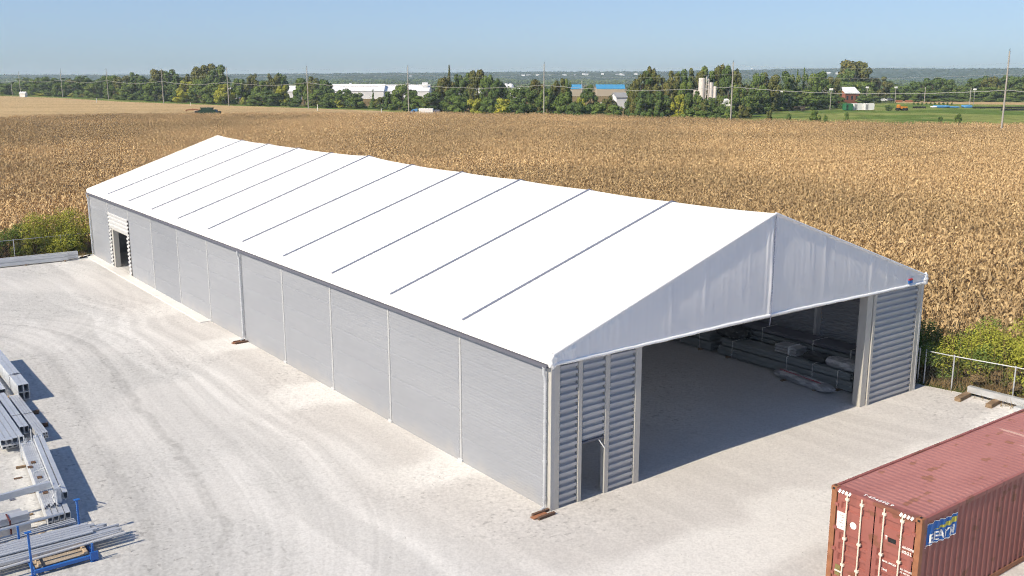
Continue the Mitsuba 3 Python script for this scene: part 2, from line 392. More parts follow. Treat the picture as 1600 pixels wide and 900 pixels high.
# hills: a wooded height field in the far distance
RIDGE_PX = np.array([-300, 200, 400, 500, 600, 700, 800, 900, 1000, 1100, 1200, 1250, 1350, 1500, 1600, 1900])
RIDGE_Y = np.array([117.5, 117, 116.2, 115.2, 114.5, 113.6, 113.2, 112.6, 111.8, 111, 109.8, 108.6, 107.4, 106.4, 106, 105.5])
def hill_range(Z0, Z1, scale, seed, lift):
    px = np.linspace(-300, 2300, 760); Z = np.linspace(Z0, Z1, 90)
    def f(u, v):
        t = (v - Z0) / (Z1 - Z0)
        ridge = 13.4 + (115.5 - np.interp(u, RIDGE_PX, RIDGE_Y)) * 4300 / FOC * scale + lift
        prof = np.where(t < .75, np.sin(np.clip(t / .75, 0, 1) * PI / 2) ** 1.2, 1 - .2 * (t - .75))
        X = (u - 800) / FOC * v
        P = np.stack([EYE[0] + RIGHT_H[0] * X + FWD_H[0] * v, EYE[1] + RIGHT_H[1] * X + FWD_H[1] * v, np.zeros_like(u)], -1)
        q = P * [1 / 160., 1 / 160., 0]
        z = -12 + (ridge + 6) * prof * (.72 + .5 * meshkit.fbm(q * .3, 3, seed)) + 6 * prof
        z = z + 8.0 * (meshkit.noise(P / 26., seed + 3) - .5) * np.clip(t * 8, 0, 1) + 5 * (meshkit.noise(P / 11., seed + 5) - .5) * np.clip(t * 8, 0, 1)
        P[..., 2] = z
        return P
    return grid(f, px, Z)
structure('hills', hill_range(2700, 4500, 1.0, 11, -2), 'hill_mat', smooth=40)

# loose stones lying on the yard
def stones(n, seed):
    r = np.random.default_rng(seed)
    o = trimesh.creation.icosahedron(); ov, of = np.array(o.vertices), np.array(o.faces)
    x = r.uniform(-17, 21, n); y = r.uniform(-9, 53, n)
    ok = ((x < -.5) | (y < -.4)) & ~((x > 2.8) & (y < -7.6))
    edge = np.where(x < -8, 1.0, np.where(y > 45, .8, .35)); ok &= r.uniform(0, 1, n) < edge
    x, y = x[ok], y[ok]; k = len(x)
    sc = r.uniform(.008, .02, (k, 3))
    a = r.uniform(0, 6.28, k); v = ov[None] * sc[:, None] * (1 + .35 * r.normal(size=(k, 12, 1)).clip(-1, 1))
    ca, sa = np.cos(a)[:, None], np.sin(a)[:, None]
    P = np.stack([v[..., 0] * ca - v[..., 1] * sa + x[:, None], v[..., 0] * sa + v[..., 1] * ca + y[:, None], v[..., 2] + sc[:, 2:3] * .5], -1).reshape(-1, 3)
    return trimesh.Trimesh(P, (of[None] + (np.arange(k) * 12)[:, None, None]).reshape(-1, 3), process=False)
scene['stone_mat'] = df(mikit.proc(lambda p, n, uv: mix((.40, .39, .38), (.62, .60, .58), cell_rand(p.x * 16, p.y * 16, 0))))
scene['loose_stones'] = mikit.ply(stones(5000, 17), 'stone_mat'); labels['loose_stones'] = {'kind': 'stuff', 'label': 'loose crushed stones scattered over the gravel yard', 'category': 'stones'}

# ---------------------------------------------------------------- the storage hall
W, LEN, EAVE, RIDGE = 20.3, 55.0, 4.83, 8.51
HALL = thing('storage_hall', 'long storage hall with white fabric gable roof and grey aluminium sheet walls', 'storage hall')
RZ = np.array([.07, -.04, -.04, -.03, -.05, -.04, .13, .0, .0, .0, .0, .14]) + RIDGE
ROWH = EAVE / 5
fine = fine_profile(ROWH)
fine_m = sheet(fine, 4.84)
rib_m = sheet(deep_profile(ROWH, ROWH / 5, .05), 4.84); rib_d = mikit.ply(rib_m, 'alu_sheet'); fine_d = mikit.ply(fine_m, 'alu_sheet'); fine_dark = mikit.ply(fine_m, 'alu_dark_sheet')
def left_at(y1, z, x=0.0): return T().translate([x, y1, z]).rotate([0, 0, 1], -90)
def right_at(y0, z): return T().translate([W, y0, z]).rotate([0, 0, 1], 90)
for k in range(11):
    for r in range(5):
        if not (k == 9 and r < 4):
            put(HALL, 'wall_sheet', fine_dark if k == 7 else fine_d, None, at=left_at(5 * k + 4.92, r * ROWH))
        put(HALL, 'wall_sheet', rib_d, None, at=right_at(5 * k + .08, r * ROWH))
for k in range(0, 12):
    if True:
        put(HALL, 'wall_post', cbox(-.014, .13, 5 * k - .06, 5 * k + .06, 0 if k not in (9, 10) else 3.86, EAVE), 'wall_trim')
    put(HALL, 'wall_post', cbox(W - .13, W + .016, 5 * k - .07, 5 * k + .07, 0, EAVE), 'alu_trim')
    if 0 < k < 9:
        put(HALL, 'post_foot', cbox(-.06, .10, 5 * k - .13, 5 * k + .13, 0, .10), 'alu_trim')
# side door bay
dl = deep_profile(1.06, .265, .07)
put(HALL, 'lintel_sheet', moved(sheet(dl, 4.84), (0, 49.92, 2.82), -PI / 2), 'alu_trim')
for y1 in (49.92, 45.52):
    put(HALL, 'jamb_sheet', moved(sheet(deep_profile(2.80, .265, .07), .44), (0, y1, 0), -PI / 2), 'alu_trim')
put(HALL, 'door_post', cbox(.03, .40, 49.20, 49.46, 0, 2.82), 'alu_post')
put(HALL, 'door_post', cbox(.03, .30, 45.10, 45.30, 0, 2.82), 'alu_post')
put(HALL, 'door_head', cbox(.03, .2, 45.3, 49.2, 2.72, 2.84), 'alu_post')
# roof
def roof_section(side, ridge):
    s = [(-.115, 4.80), (-.115, 4.97), (-.07, 5.045), (.04, 5.10)]
    n = 14
    for i in range(1, n + 1):
        t = i / n; s.append((.04 + t * (W / 2 - .04), 5.10 + t * (ridge - 5.10)))
    s = np.array(s)
    if side: s[:, 0] = W - s[:, 0]
    return s
def roof_panel(k, side):
    y0, y1 = 5 * k - (.12 if k == 0 else 0), 5 * k + 5 + (.12 if k == 10 else 0)
    Y = np.linspace(y0, y1, 11); a, b = roof_section(side, RZ[k]), roof_section(side, RZ[k + 1])
    n = len(a)
    def f(u, v):
        t = (u - y0) / (y1 - y0); i = v.astype(int)
        P = a[i] * (1 - t[..., None]) + b[i] * t[..., None]
        sl = np.clip((i - 3) / (n - 4), 0, 1)
        sag = -.055 * np.sin(PI * t) * np.where(i >= 4, .6 + .4 * np.sin(PI * sl), .12)
        q = np.stack([P[..., 0] * .5, u * 1.1, np.full_like(u, k + 20. * side)], -1)
        rip = .012 * (meshkit.noise(q, 3) - .5) * np.clip(np.sin(PI * t) * 3, 0, 1) * (i > 4)
        return np.stack([P[..., 0], u, P[..., 1] + sag + rip], -1)
    m = grid(f, Y, np.arange(n).astype(float))
    if not side: m.invert()
    return m
for side in (0, 1):
    for k in range(11):
        m = roof_panel(k, side)
        put(HALL, 'roof_panel', m, 'pvc_roof', smooth=35)
def roof_rail(k, side, w=.085, h=.05, s0=.14):
    x0, x1 = s0, W / 2
    z0, z1 = 5.10 + (x0 - .04) / (W / 2 - .04) * (RZ[k] - 5.10), RZ[k]
    c = np.array([[x0, z0], [x1, z1]])
    d = np.array([x1 - x0, z1 - z0]); d /= np.linalg.norm(d); nrm = np.array([-d[1], d[0]])
    q = [c[0] - nrm * .03, c[1] - nrm * .03, c[1] + nrm * h, c[0] + nrm * h]
    v = np.array([[p[0] if not side else W - p[0], y, p[1]] for y in (5 * k - w / 2, 5 * k + w / 2) for p in q])
    return trimesh.convex.convex_hull(v)
for side in (0, 1):
    for k in range(1, 11):
        put(HALL, 'roof_rail', roof_rail(k, side), 'rail_grey')
# gutters and verge
for x in (-.17, W + .17):
    g = cat(bx(x - .03, x + .05, -.05, 55.05, 4.70, 4.715), bx(x - .04, x - .03, -.05, 55.05, 4.70, 4.80), bx(x + .05, x + .06, -.05, 55.05, 4.70, 4.81))
    put(HALL, 'gutter', g, 'gutter_grey')
def downpipe(y, x=-.17):
    p = [(x, y, 4.72), (x, y, 4.5), (x + .06, y, 4.35), (x + .06, y, .25), (x, y - .05, .12), (x - .16, y - .08, .08)]
    m = [tube(p, .05, 10)]
    for z in (4.3, 2.9, 1.6, .4): m.append(tube([(x + .06, y, z), (x + .06, y, z + .07)], .064, 10))
    return cat(m)
for y in (.12, 25.0, 54.9):
    put(HALL, 'downpipe', downpipe(y), 'galv', smooth=40)
# gable fabric
def zr(x, ridge): return np.minimum(5.10 + np.clip(np.minimum(x, W - x) - .04, -.2, 99) / (W / 2 - .04) * (ridge - 5.10), ridge)
def gable_fabric(yb, sgn, ridge, seed, hemz):
    r = np.random.default_rng(seed)
    X = np.unique(np.concatenate([np.linspace(-.10, W + .10, 300), np.linspace(W / 2 - .7, W / 2 + .5, 60), np.linspace(.0, 3, 80)]))
    folds = [(r.uniform(0, W), r.uniform(.02, .06), r.uniform(.005, .013), r.uniform(.5, 2.0)) for _ in range(80)]
    folds += [(r.uniform(0, 3.4), r.uniform(.03, .07), r.uniform(.02, .05), r.uniform(.3, .9)) for _ in range(26)]
    folds += [(x, .055, .035, 1.3) for x in (3.05, 5.0, 6.6, 13.2, 16.3, 19.0)]
    def f(u, v):
        top, bot = zr(u, ridge) - .005, hemz(u)
        z = top + (bot - top) * v
        dn = top - z
        d = np.zeros_like(u)
        for fx, fw, fa, fl in folds:
            d += fa * np.exp(-((u - fx - .03 * dn) / fw) ** 2) * np.exp(-dn / fl) * np.clip(dn * 6, 0, 1)
        d += .006 * (meshkit.noise(np.stack([u * 7, dn * .3, u * 0 + seed], -1), 1) - .5)
        sm = W / 2 - .09 - .03 * np.sin(dn * 1.4)
        d += .045 * np.exp(-((u - sm) / .08) ** 2) * (.6 + .5 * meshkit.noise(np.stack([dn * 2.5, u * 2, u * 0], -1), 4)) * np.clip(dn * 3, 0, 1)
        d += .05 * np.exp(-((u - W / 2 + .32 - .05 * dn) / .10) ** 2) * np.exp(-dn / 1.1)
        d += .05 * np.sin(PI * np.clip(v, 0, 1)) * np.sin(PI * u / W)
        return np.stack([u, yb + sgn * d, z], -1)
    m = grid(f, X, np.linspace(0, 1, 26))
    if sgn < 0: m.invert()
    return m
HEM = lambda u: 4.76 + .06 * np.exp(-((u - W / 2) / 4.0) ** 2)
fab = gable_fabric(-.075, -1, RZ[0] - .02, 5, HEM)
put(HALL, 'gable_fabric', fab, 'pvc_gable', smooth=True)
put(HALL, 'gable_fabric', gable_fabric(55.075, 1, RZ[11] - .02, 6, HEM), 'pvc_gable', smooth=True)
for x0, x1 in ((-.12, W / 2 - .01), (W / 2 + .01, W + .12)):
    xs = np.linspace(x0, x1, 24)
    put(HALL, 'hem', tube([(x, -.075 - .012, float(HEM(x)) + .03 + .008 * math.sin(x * 5)) for x in xs], .055, 10), 'pvc', smooth=60)
put(HALL, 'verge_trim', cat([tube([(-.12, -.11, 5.06), (W / 2, -.11, RZ[0] + .0)], .045, 8), tube([(W / 2, -.11, RZ[0]), (W + .12, -.11, 5.06)], .045, 8)]), 'pvc_gable', smooth=50)
put(HALL, 'seam_cord', tube([(W / 2, -.135, RZ[0] - .1), (W / 2 - .01, -.135, 6.6), (W / 2, -.13, 4.75), (W / 2, -.10, 4.45)], .018, 6), 'rail_grey')
for s, x in ((0, -.10), (1, W + .10)):
    r = np.random.default_rng(3 + s)
    v, n2 = trimesh.creation.icosphere(3, .2).vertices, None
    m = trimesh.creation.icosphere(3, 1.0); m.apply_scale((.16, .10, .26))
    q = meshkit.noise(np.array(m.vertices) * 12 + s * 9, 2)[:, None] - .5
    m.vertices += m.vertices * q * .5; m.apply_translation((x + (.10 if s == 0 else -.10), -.09, 4.93))
    put(HALL, 'corner_flap', m, 'pvc', smooth=True)
em = cat(bx(18.95, 19.22, -.112, -.104, 4.99, 5.06))
put(HALL, 'emblem', bx(19.0, 19.26, -.150, -.100, 5.03, 5.09), 'red', label='small red stripe emblem at the right end of the gable fabric')
put(HALL, 'emblem', bx(19.0, 19.26, -.150, -.100, 4.90, 5.02), 'logo_blue', label='small blue block of the emblem at the right end of the gable fabric')
# front wall, left part
def gpost(x0, x1, z0=0., z1=4.78, y0=-.06, y1=.14): put(HALL, 'gable_post', cbox(x0, x1, y0, y1, z0, z1, .01), 'alu_post')
gpost(-.02, .34); gpost(1.10, 1.26); gpost(2.23, 2.42); gpost(3.54, 3.80)
put(HALL, 'gable_sheet', moved(sheet(deep_profile(4.78, .235, .10), .72), (.36, .06, 0)), 'gable_alu')
put(HALL, 'gable_sheet', moved(sheet(deep_profile(2.80, .235, .10), .93), (1.28, .05, 1.99)), 'gable_alu')
put(HALL, 'gable_sheet', moved(sheet(deep_profile(4.78, .235, .10), 1.08), (2.44, .06, 0)), 'gable_alu')
put(HALL, 'door_head', cbox(1.26, 2.23, -.05, .12, 1.93, 1.985), 'gutter_grey')
put(HALL, 'door_stay', tube([(1.98, -.02, 1.95), (2.18, -.10, 1.62)], .02, 8), 'strap_white')
# front wall, right part
gpost(16.36, 16.72, y0=-.02, y1=.36); gpost(16.76, 16.92, y0=-.07); gpost(19.92, 20.32)
put(HALL, 'gable_sheet', moved(sheet(deep_profile(4.78, .255, .10), 2.96), (16.94, .05, 0)), 'gable_alu')
# door beam under the fabric
put(HALL, 'door_beam', cbox(3.8, 16.36, .0, .14, 4.72, 4.92), 'alu_trim')
# back gable wall
for r in range(5):
    for x in (0.16, 5.2, 10.25, 15.3):
        put(HALL, 'wall_sheet', moved(rib_m, (x + 4.84, LEN, r * ROWH), PI), 'alu_sheet')
# frames inside
for k in range(12):
    m = []
    for s in (0, 1):
        x0, x1 = (.16, .36) if s == 0 else (W - .36, W - .16)
        a, b = np.array([.16, 4.85]), np.array([W / 2, RZ[k] - .28])
        p = np.array([[x if s == 0 else W - x, y, z] for y in (5 * k - .06 + (.3 if k == 0 else -.3 if k == 11 else 0), 5 * k + .06 + (.3 if k == 0 else -.3 if k == 11 else 0)) for x, z in ((a[0], a[1] - .05), (a[0], a[1] + .2), (b[0], b[1] + .22), (b[0], b[1] - .03))])
        put(HALL, 'rafter', trimesh.convex.convex_hull(p), 'alu_trim')
        if k not in (0,):
            put(HALL, 'frame_column', cbox(x0, x1, 5 * k - .06 - (.3 if k == 11 else 0), 5 * k + .06 - (.3 if k == 11 else 0), 0, 4.9), 'alu_trim')
for k in range(11):
    for s in (0, 1):
        for t in (.33, .66, 1.0):
            x = .16 + t * (W / 2 - .16); x = x if s == 0 else W - x
            if t == 1.0 and s: continue
            z = 4.9 + t * (RIDGE - .35 - 4.9)
            put(HALL, 'purlin', bx(x - .04, x + .04, 5 * k + .08, 5 * k + 4.92, z - .03, z + .06), 'alu_trim')

# splash timbers under the downpipes
for y, lab, n in ((-.05, 'near front corner of the storage hall', 'reddish brown timber pair under the downpipe at the ' ), (24.9, 'halfway along the side wall', 'reddish brown timber pair under the downpipe ')):
    k = thing('splash_block', n + lab, 'timber block', 'timber splash blocks under downpipes')
    for dy in (-.16, .14):
        put(k, 'plank', moved(cbox(-.34, .34, -.05, .05, 0, .09), (-.36, y + dy - .1, 0.0), .06), 'dark_timber')
    put(k, 'cross_plank', moved(cbox(-.30, .30, -.10, .10, .02, .05), (-.52, y - .1, 0.0), .06), 'rusty')

# ---------------------------------------------------------------- goods inside the hall
def bundle(key, x0, y0, nx, nz, w, h, L, mat='galv', z0=.1, along='y', rz=0.0, gap=.012, jit=.0, t=.014, fade=None):
    """a strapped bundle of hollow beams; (x0, y0) is the corner at its near end"""
    for j in range(nz):
        for i in range(nx):
            dl = jit * random.uniform(-1, 1)
            m = hollow(L + dl, w, h, t)
            a = PI / 2 + rz if along == 'y' else rz
            c, s = math.cos(rz), math.sin(rz)
            ox = (i + .5) * (w + gap)
            if along == 'y': loc = (x0 + ox * c, y0 + ox * s, z0 + j * (h + gap * .6))
            else: loc = (x0 - ox * s, y0 + ox * c, z0 + j * (h + gap * .6))
            put(key, 'beam', moved(m, loc, a), mat)

def strap_band(key, x0, x1, y, z0, z1, mat='strap_white', w=.03):
    put(key, 'strap', cat(bx(x0 - .012, x1 + .012, y, y + w, z1, z1 + .008), bx(x0 - .02, x0 - .008, y, y + w, z0, z1 + .008), bx(x1 + .008, x1 + .02, y, y + w, z0, z1 + .008)), mat)

for i, (y, L) in enumerate(((1.2, 7.6), (9.2, 7.6), (17.2, 7.6), (25.2, 7.6))):
    k = thing('profile_stack', f'low stack of grey aluminium profiles inside the hall, {words(i)} from the entrance', 'profile stack', 'stacked profiles inside the hall')
    bundle(k, 17.55, y, 6, 2, .15, .19, L, 'dark_alu', .1, gap=.025, jit=.12)
    bundle(k, 17.60, y + .15, 5, 2, .16, .14, L - .4, 'dark_alu', .56, gap=.03, jit=.12)
    for dy in (.7, 2.0, 3.4, 6.6): strap_band(k, 17.53, 18.62, y + dy, .08, .88)
    puts(k, 'bearer', [bx(17.4, 18.75, y + d, y + d + .1, 0, .09) for d in (.6, 3.6, 6.8)], 'old_timber')
    k = thing('panel_stack', f'taller dark stack of sheets behind the profiles inside the hall, {words(i)} from the entrance', 'panel stack', 'stacked sheets inside the hall')
    for j in range(6):
        put(k, 'sheet', bx(18.85 + .02 * (j % 2), 19.85, y + .1 * (j % 3), y + L - .1, .1 + j * .24, .1 + j * .24 + .17), 'dark_alu' if j < 5 else 'gutter_grey')
    puts(k, 'bearer', [bx(18.85, 19.8, y + d, y + d + .1, 0, .09) for d in (.6, 3.6, 6.8)], 'old_timber')
    for dy in (1.0, 3.0, 5.9): strap_band(k, 18.84, 19.87, y + dy, .08, 1.5)
k = thing('wrapped_profiles', 'plastic wrapped bundle of profiles with a red strap on the hall floor', 'wrapped bundle')
def lumpy(sx, sy, sz, seed, n=4, amp=.12, fr=3.0):
    m = trimesh.creation.box((2, 2, 2))
    for _ in range(n): m = m.subdivide()
    v = np.array(m.vertices); v = v / (np.linalg.norm(v, axis=1, keepdims=True) ** .45); v *= [sx, sy, sz]
    d = meshkit.fbm(v * fr + seed, 3, seed)[:, None] - .5
    v *= 1 + d * amp * 2
    v[:, 2] -= v[:, 2].min()
    return trimesh.Trimesh(v, m.faces, process=False)
put(k, 'wrapping', moved(lumpy(.32, 1.75, .17, 3, 5), (17.0, 3.3, .03), -.13), 'plastic_wrap', smooth=True)
put(k, 'red_strap', moved(cat(bx(-.02, .02, -1.1, 1.3, .37, .385)), (16.92, 3.3, .0), -.13), 'red')
put(k, 'bearer', cat(bx(16.6, 17.4, 2.4, 2.5, 0, .06), bx(16.6, 17.5, 4.1, 4.2, 0, .06)), 'old_timber')
k = thing('slat_pack', 'pack of white profiles strapped in three layers on the stack inside the hall', 'profile pack')
for j in range(3):
    put(k, 'layer', bx(17.75, 18.5, 4.3, 5.5, .91 + j * .13, .91 + j * .13 + .085), 'bar_grey')
put(k, 'strap', bx(17.73, 18.52, 4.7, 4.74, .90, 1.29), 'strap_white')
solo('wrapped_load', 'white plastic covered load on the stack beside the right door post', 'wrapped load', moved(lumpy(.42, .95, .19, 9, 5, .10, 4), (18.05, 1.9, .89)), 'plastic_wrap', smooth=True)
solo('covered_load', 'dark wrapped load behind the white profile pack inside the hall', 'wrapped load', moved(lumpy(.4, .62, .16, 5, 5, .05), (18.1, 3.4, .89)), 'dark_wrap', smooth=True)
solo('cable_heap', 'heap of dark cable coils on the stack below the gable seam', 'cable heap', moved(lumpy(.5, .9, .24, 12, 5, .22, 6), (18.2, 8.4, .89)), 'dark_wrap', smooth=True)

# ---------------------------------------------------------------- beams and racks in the yard, lower left
def P3(*a): return a
k = thing('beam_bundle', 'upright bundle of four galvanised box beams on timber battens, farthest back in the yard', 'beam bundle', 'beam bundles in the yard')
bundle(k, -11.34, 21.2, 2, 2, .205, .33, 6.9, 'galv', .11)
strap_band(k, -11.35, -10.90, 22.9, .1, .79, 'gutter_grey')
put(k, 'strap_buckle', cat(bx(-11.2, -11.1, 22.85, 22.97, .795, .83), bx(-11.08, -10.98, 22.9, 23.0, .795, .82)), 'gutter_grey')
for i, y in enumerate((22.15, 25.6)):
    solo('timber_batten', f'yellow timber batten under the upright bundle of four beams, {("nearer", "farther")[i]} of the two', 'timber batten', cbox(-12.9 + .5 * i, -10.75, y - .05, y + .05, 0, .105), 'timber')
k = thing('beam_bundle', 'low pair of galvanised beams at the left edge beside the bundle of four', 'beam bundle', 'beam bundles in the yard')
bundle(k, -12.2, 22.4, 2, 1, .28, .26, 6, 'galv', .11)
k = thing('beam_bundle', 'small bundle of two beams lying beside the flat bundle of eight tubes', 'beam bundle', 'beam bundles in the yard')
bundle(k, -12.12, 16.7, 2, 1, .15, .30, 4.9, 'galv', .16)
strap_band(k, -12.12, -11.80, 18.2, .1, .465, 'gutter_grey')
k = thing('tube_bundle', 'flat bundle of eight galvanised tubes with a strap, on dark timbers', 'tube bundle', 'beam bundles in the yard')
bundle(k, -11.70, 15.75, 4, 2, .082, .11, 5.5, 'bar_grey', .16, rz=-.0, jit=.06)
strap_band(k, -11.70, -11.32, 18.4, .1, .395, 'gutter_grey')
for i, (y, x) in enumerate(((17.55, -10.98), (19.35, -10.95))):
    solo('bearer_timber', f'dark brown bearer timber under the flat tube bundle, {("nearer", "farther")[i]} of the two', 'timber', cbox(-12.3, x, y - .05, y + .05, .0, .15), 'dark_timber')
k = thing('beam_bundle', 'wide bundle of four grooved galvanised beams in two layers at the left edge', 'beam bundle', 'beam bundles in the yard')
bundle(k, -12.98, 15.4, 4, 1, .175, .20, 7.2, 'galv', .33, gap=.02, jit=.08)
bundle(k, -12.94, 15.5, 4, 1, .15, .16, 7.0, 'galv', .14, gap=.03)
puts(k, 'bearer', [bx(-13.1, -12.1, y, y + .1, .0, .13) for y in (16.2, 18.6, 21.2)], 'dark_timber')
put(k, 'end_plate', cat(bx(-12.95, -12.3, 15.30, 15.36, .30, .33), bx(-12.9, -12.6, 15.25, 15.45, .54, .56)), 'galv')
# long bundle, slightly turned
RZL = -math.atan2(.54, 6.85)
def LB(u, v): # u across, v along, from the near end corner
    c, s = math.cos(RZL), math.sin(RZL); return (-12.98 + u * c - v * s, 7.85 + u * s + v * c)
k = thing('beam_bundle', 'long bundle of four box beams with slim bars, plates and stakes on top', 'beam bundle', 'beam bundles in the yard')
bundle(k, *LB(0, 0), 4, 2, .145, .19, 7.0, 'galv', .08, rz=RZL, gap=.02, jit=.05)
for i in range(7):
    x, y = LB(.03 + i * .058, .55 + .1 * (i % 3)); put(k, 'bar', moved(hollow(6.2, .05, .06, .006), (x, y, .49), PI / 2 + RZL), 'bar_grey')
for i in range(2):
    x, y = LB(.50 + i * .17, .95 + .1 * i); put(k, 'beam', moved(hollow(6.0, .14, .22, .012), (x, y, .49), PI / 2 + RZL), 'galv')
for v, u in ((1.7, .18), (3.1, .18), (4.6, .16), (4.2, .02)):
    x, y = LB(u, v); put(k, 'plate', moved(cbox(-.075, .075, -.09, .09, .555, .58, .004), (x, y, 0), RZL), 'dark_timber')
x, y = LB(.36, .66)
put(k, 'bracket', cat(moved(bx(-.09, .10, -.03, .03, .49, .98), (x + .08, y + .15, 0), RZL), moved(bx(-.09, -.06, -.2, .2, .49, .92), (x + .12, y + .2, 0), RZL)), 'galv')
put(k, 'prop', cat(tube([(x - .02, y + .6, .50), (x + .14, y + .22, .97)], .022, 6), tube([(x + .28, y + .95, .70), (x + .24, y + .3, 1.02)], .022, 6)), 'galv')
for i, (u, v, h) in enumerate(((-.04, 6.55, .95), (.12, 6.75, .85), (.22, 6.8, .7), (.34, 6.7, 1.05), (.55, 6.8, .9), (.72, 6.7, .8), (.45, 6.9, .6))):
    x, y = LB(u, v); put(k, 'stake', tube([(x, y, .0), (x + random.uniform(-.05, .05), y, h)], .022, 6), 'galv')
for v in (2.5, 3.6):
    pts = [(*LB(.05 + .5 * t, v + .35 * t), .568 + .02 * math.sin(t * 3)) for t in np.linspace(0, 1, 7)]
    put(k, 'cord', tube(pts, .012, 5), 'strap_white')
puts(k, 'bearer', [moved(bx(-.75, .2, -.05, .05, 0, .075), (*LB(.45, v), 0), RZL) for v in (.9, 3.3, 5.8)], 'old_timber')
# beams lying across, left
k = thing('channel_bundle', 'pair of brownish grey channel beams with a brown strap at the left edge', 'beam bundle')
for j, (y, z, w, h, xe) in enumerate(((8.0, .12, .34, .24, -13.42), (8.15, .40, .30, .2, -13.40), (8.75, .2, .26, .26, -13.5))):
    put(k, 'beam', moved(hollow(4.2, w, h, .012), (xe - 4.2, y, z), .03), 'bar_grey')
put(k, 'strap', cat(bx(-14.0, -13.95, 7.83, 8.4, .62, .635), bx(-14.0, -13.95, 7.81, 7.835, .1, .63)), 'strap_brown')
put(k, 'block', cat(bx(-14.35, -14.2, 7.7, 8.6, .0, .11), bx(-14.3, -14.2, 8.4, 8.55, .46, .58), bx(-16, -15.85, 7.7, 8.9, 0, .11)), 'timber')
solo('long_beam', 'single long pale beam lying across the end of the long bundle', 'beam', moved(hollow(3.6, .12, .20, .01), (-16.05, 9.30, .62), .12), 'galv')
solo('loose_plate', 'small dark steel plate on the gravel above the long pale beam', 'plate', moved(cbox(-.08, .08, -.09, .09, .0, .03), (-13.42, 10.95, 0)), 'gutter_grey')
solo('loose_stick', 'short timber offcut on the gravel left of the long bundle end', 'timber offcut', moved(cbox(-.2, .2, -.04, .04, .0, .05), (-13.3, 9.35, 0), .15), 'old_timber')
solo('loose_plate', 'small brown plate on the gravel beside the long bundle middle', 'plate', moved(cbox(-.13, .13, -.05, .05, .0, .03), (-12.93, 12.7, 0)), 'dark_timber')
solo('timber_wedge', 'pale timber wedge between the long bundle and the bar rack', 'timber wedge', moved(cbox(-.07, .07, -.28, .28, .0, .09), (-13.22, 7.95, 0), .2), 'timber')
# blue rack
RK = thing('blue_rack', 'blue steel stillage rack with tall posts, holding aluminium bars', 'rack')
for x, y, h in ((-12.30, 6.9, 1.18), (-13.93, 5.18, 1.30), (-13.90, 7.05, .75), (-12.36, 5.15, .52)):
    put(RK, 'post', cbox(x - .028, x + .028, y - .028, y + .028, 0, h, .005), 'blue_paint')
    if h > 1: put(RK, 'cap_plate', cbox(x - .085, x + .085, y - .06, y + .06, h, h + .018, .004), 'blue_paint')
    put(RK, 'foot_plate', cbox(x - .09, x + .09, y - .09, y + .09, 0, .02, .004), 'blue_paint')
put(RK, 'base_rail', cbox(-13.9, -12.36, 5.10, 5.20, .09, .19, .006), 'blue_paint')
put(RK, 'base_rail', cbox(-13.9, -12.30, 6.85, 6.95, .09, .19, .006), 'blue_paint')
for x in (-13.88, -12.35): put(RK, 'cross_rail', cbox(x - .04, x + .04, 5.2, 6.86, .1, .18, .006), 'blue_paint')
put(RK, 'gusset', cbox(-12.45, -12.24, 5.05, 5.10, .05, .3, .004), 'blue_paint')
solo('rack_board', 'tan plywood board lying in the base of the blue rack', 'board', bx(-13.82, -12.42, 5.24, 6.8, .185, .205), 'plywood')
for i, x in enumerate((-13.72, -12.52)):
    solo('rack_batten', f'pale timber batten across the blue rack base, {("left", "right")[i]} of the two', 'timber batten', cbox(x - .045, x + .045, 5.22, 6.83, .206, .30), 'timber')
r = np.random.default_rng(4)
for i in range(15):
    y = 5.72 + i * .088; xe = -11.35 - .05 * (i % 3) - (.28 if i in (8, 9, 10) else 0) - (.75 if i > 10 else 0) - (.2 if i in (0,) else 0)
    w = .075 if i % 4 else .082
    k = solo('aluminium_bar', f'long grey aluminium bar lying on the blue rack, {words(i)} counted from the viewer side', 'bar', moved(hollow(4.6, w, .06 + .03 * (i % 3 == 0), .006), (xe - 4.6 * math.cos(.04), y - 4.6 * math.sin(.0) - .0, .305), .0 + r.uniform(-.004, .004)), 'bar_grey', group='bars lying on the blue rack')
for i in range(5):
    y = 6.15 + i * .15
    solo('flat_profile', f'wide flat profile on top of the rack bars, {words(i)} counted from the viewer side', 'profile', moved(hollow(4.0, .13, .035, .006), (-16.1 + .15 * (i % 2), y, .402), 0), 'bar_grey', group='flat profiles on top of the blue rack')
solo('steel_pipe', 'pale round pipe on the outside of the blue rack, nearest the viewer', 'pipe', tube([(-14.75, 5.42, .36), (-11.35, 5.55, .40)], .038, 10), 'alu_trim', smooth=50)
solo('steel_pipe', 'pale round pipe behind the bars, crossing the long bundle end', 'pipe', tube([(-15.2, 7.3, .62), (-12.55, 7.72, .52)], .045, 10), 'galv', smooth=50)
for i in range(3):
    solo('thin_bar', f'thin grey bar between the rack and the channel beams, {words(i)} from the viewer side', 'bar', moved(hollow(3.6, .06, .05, .005), (-15.9, 7.2 + i * .12 - .1, .31), .05), 'bar_grey', group='thin bars behind the blue rack')
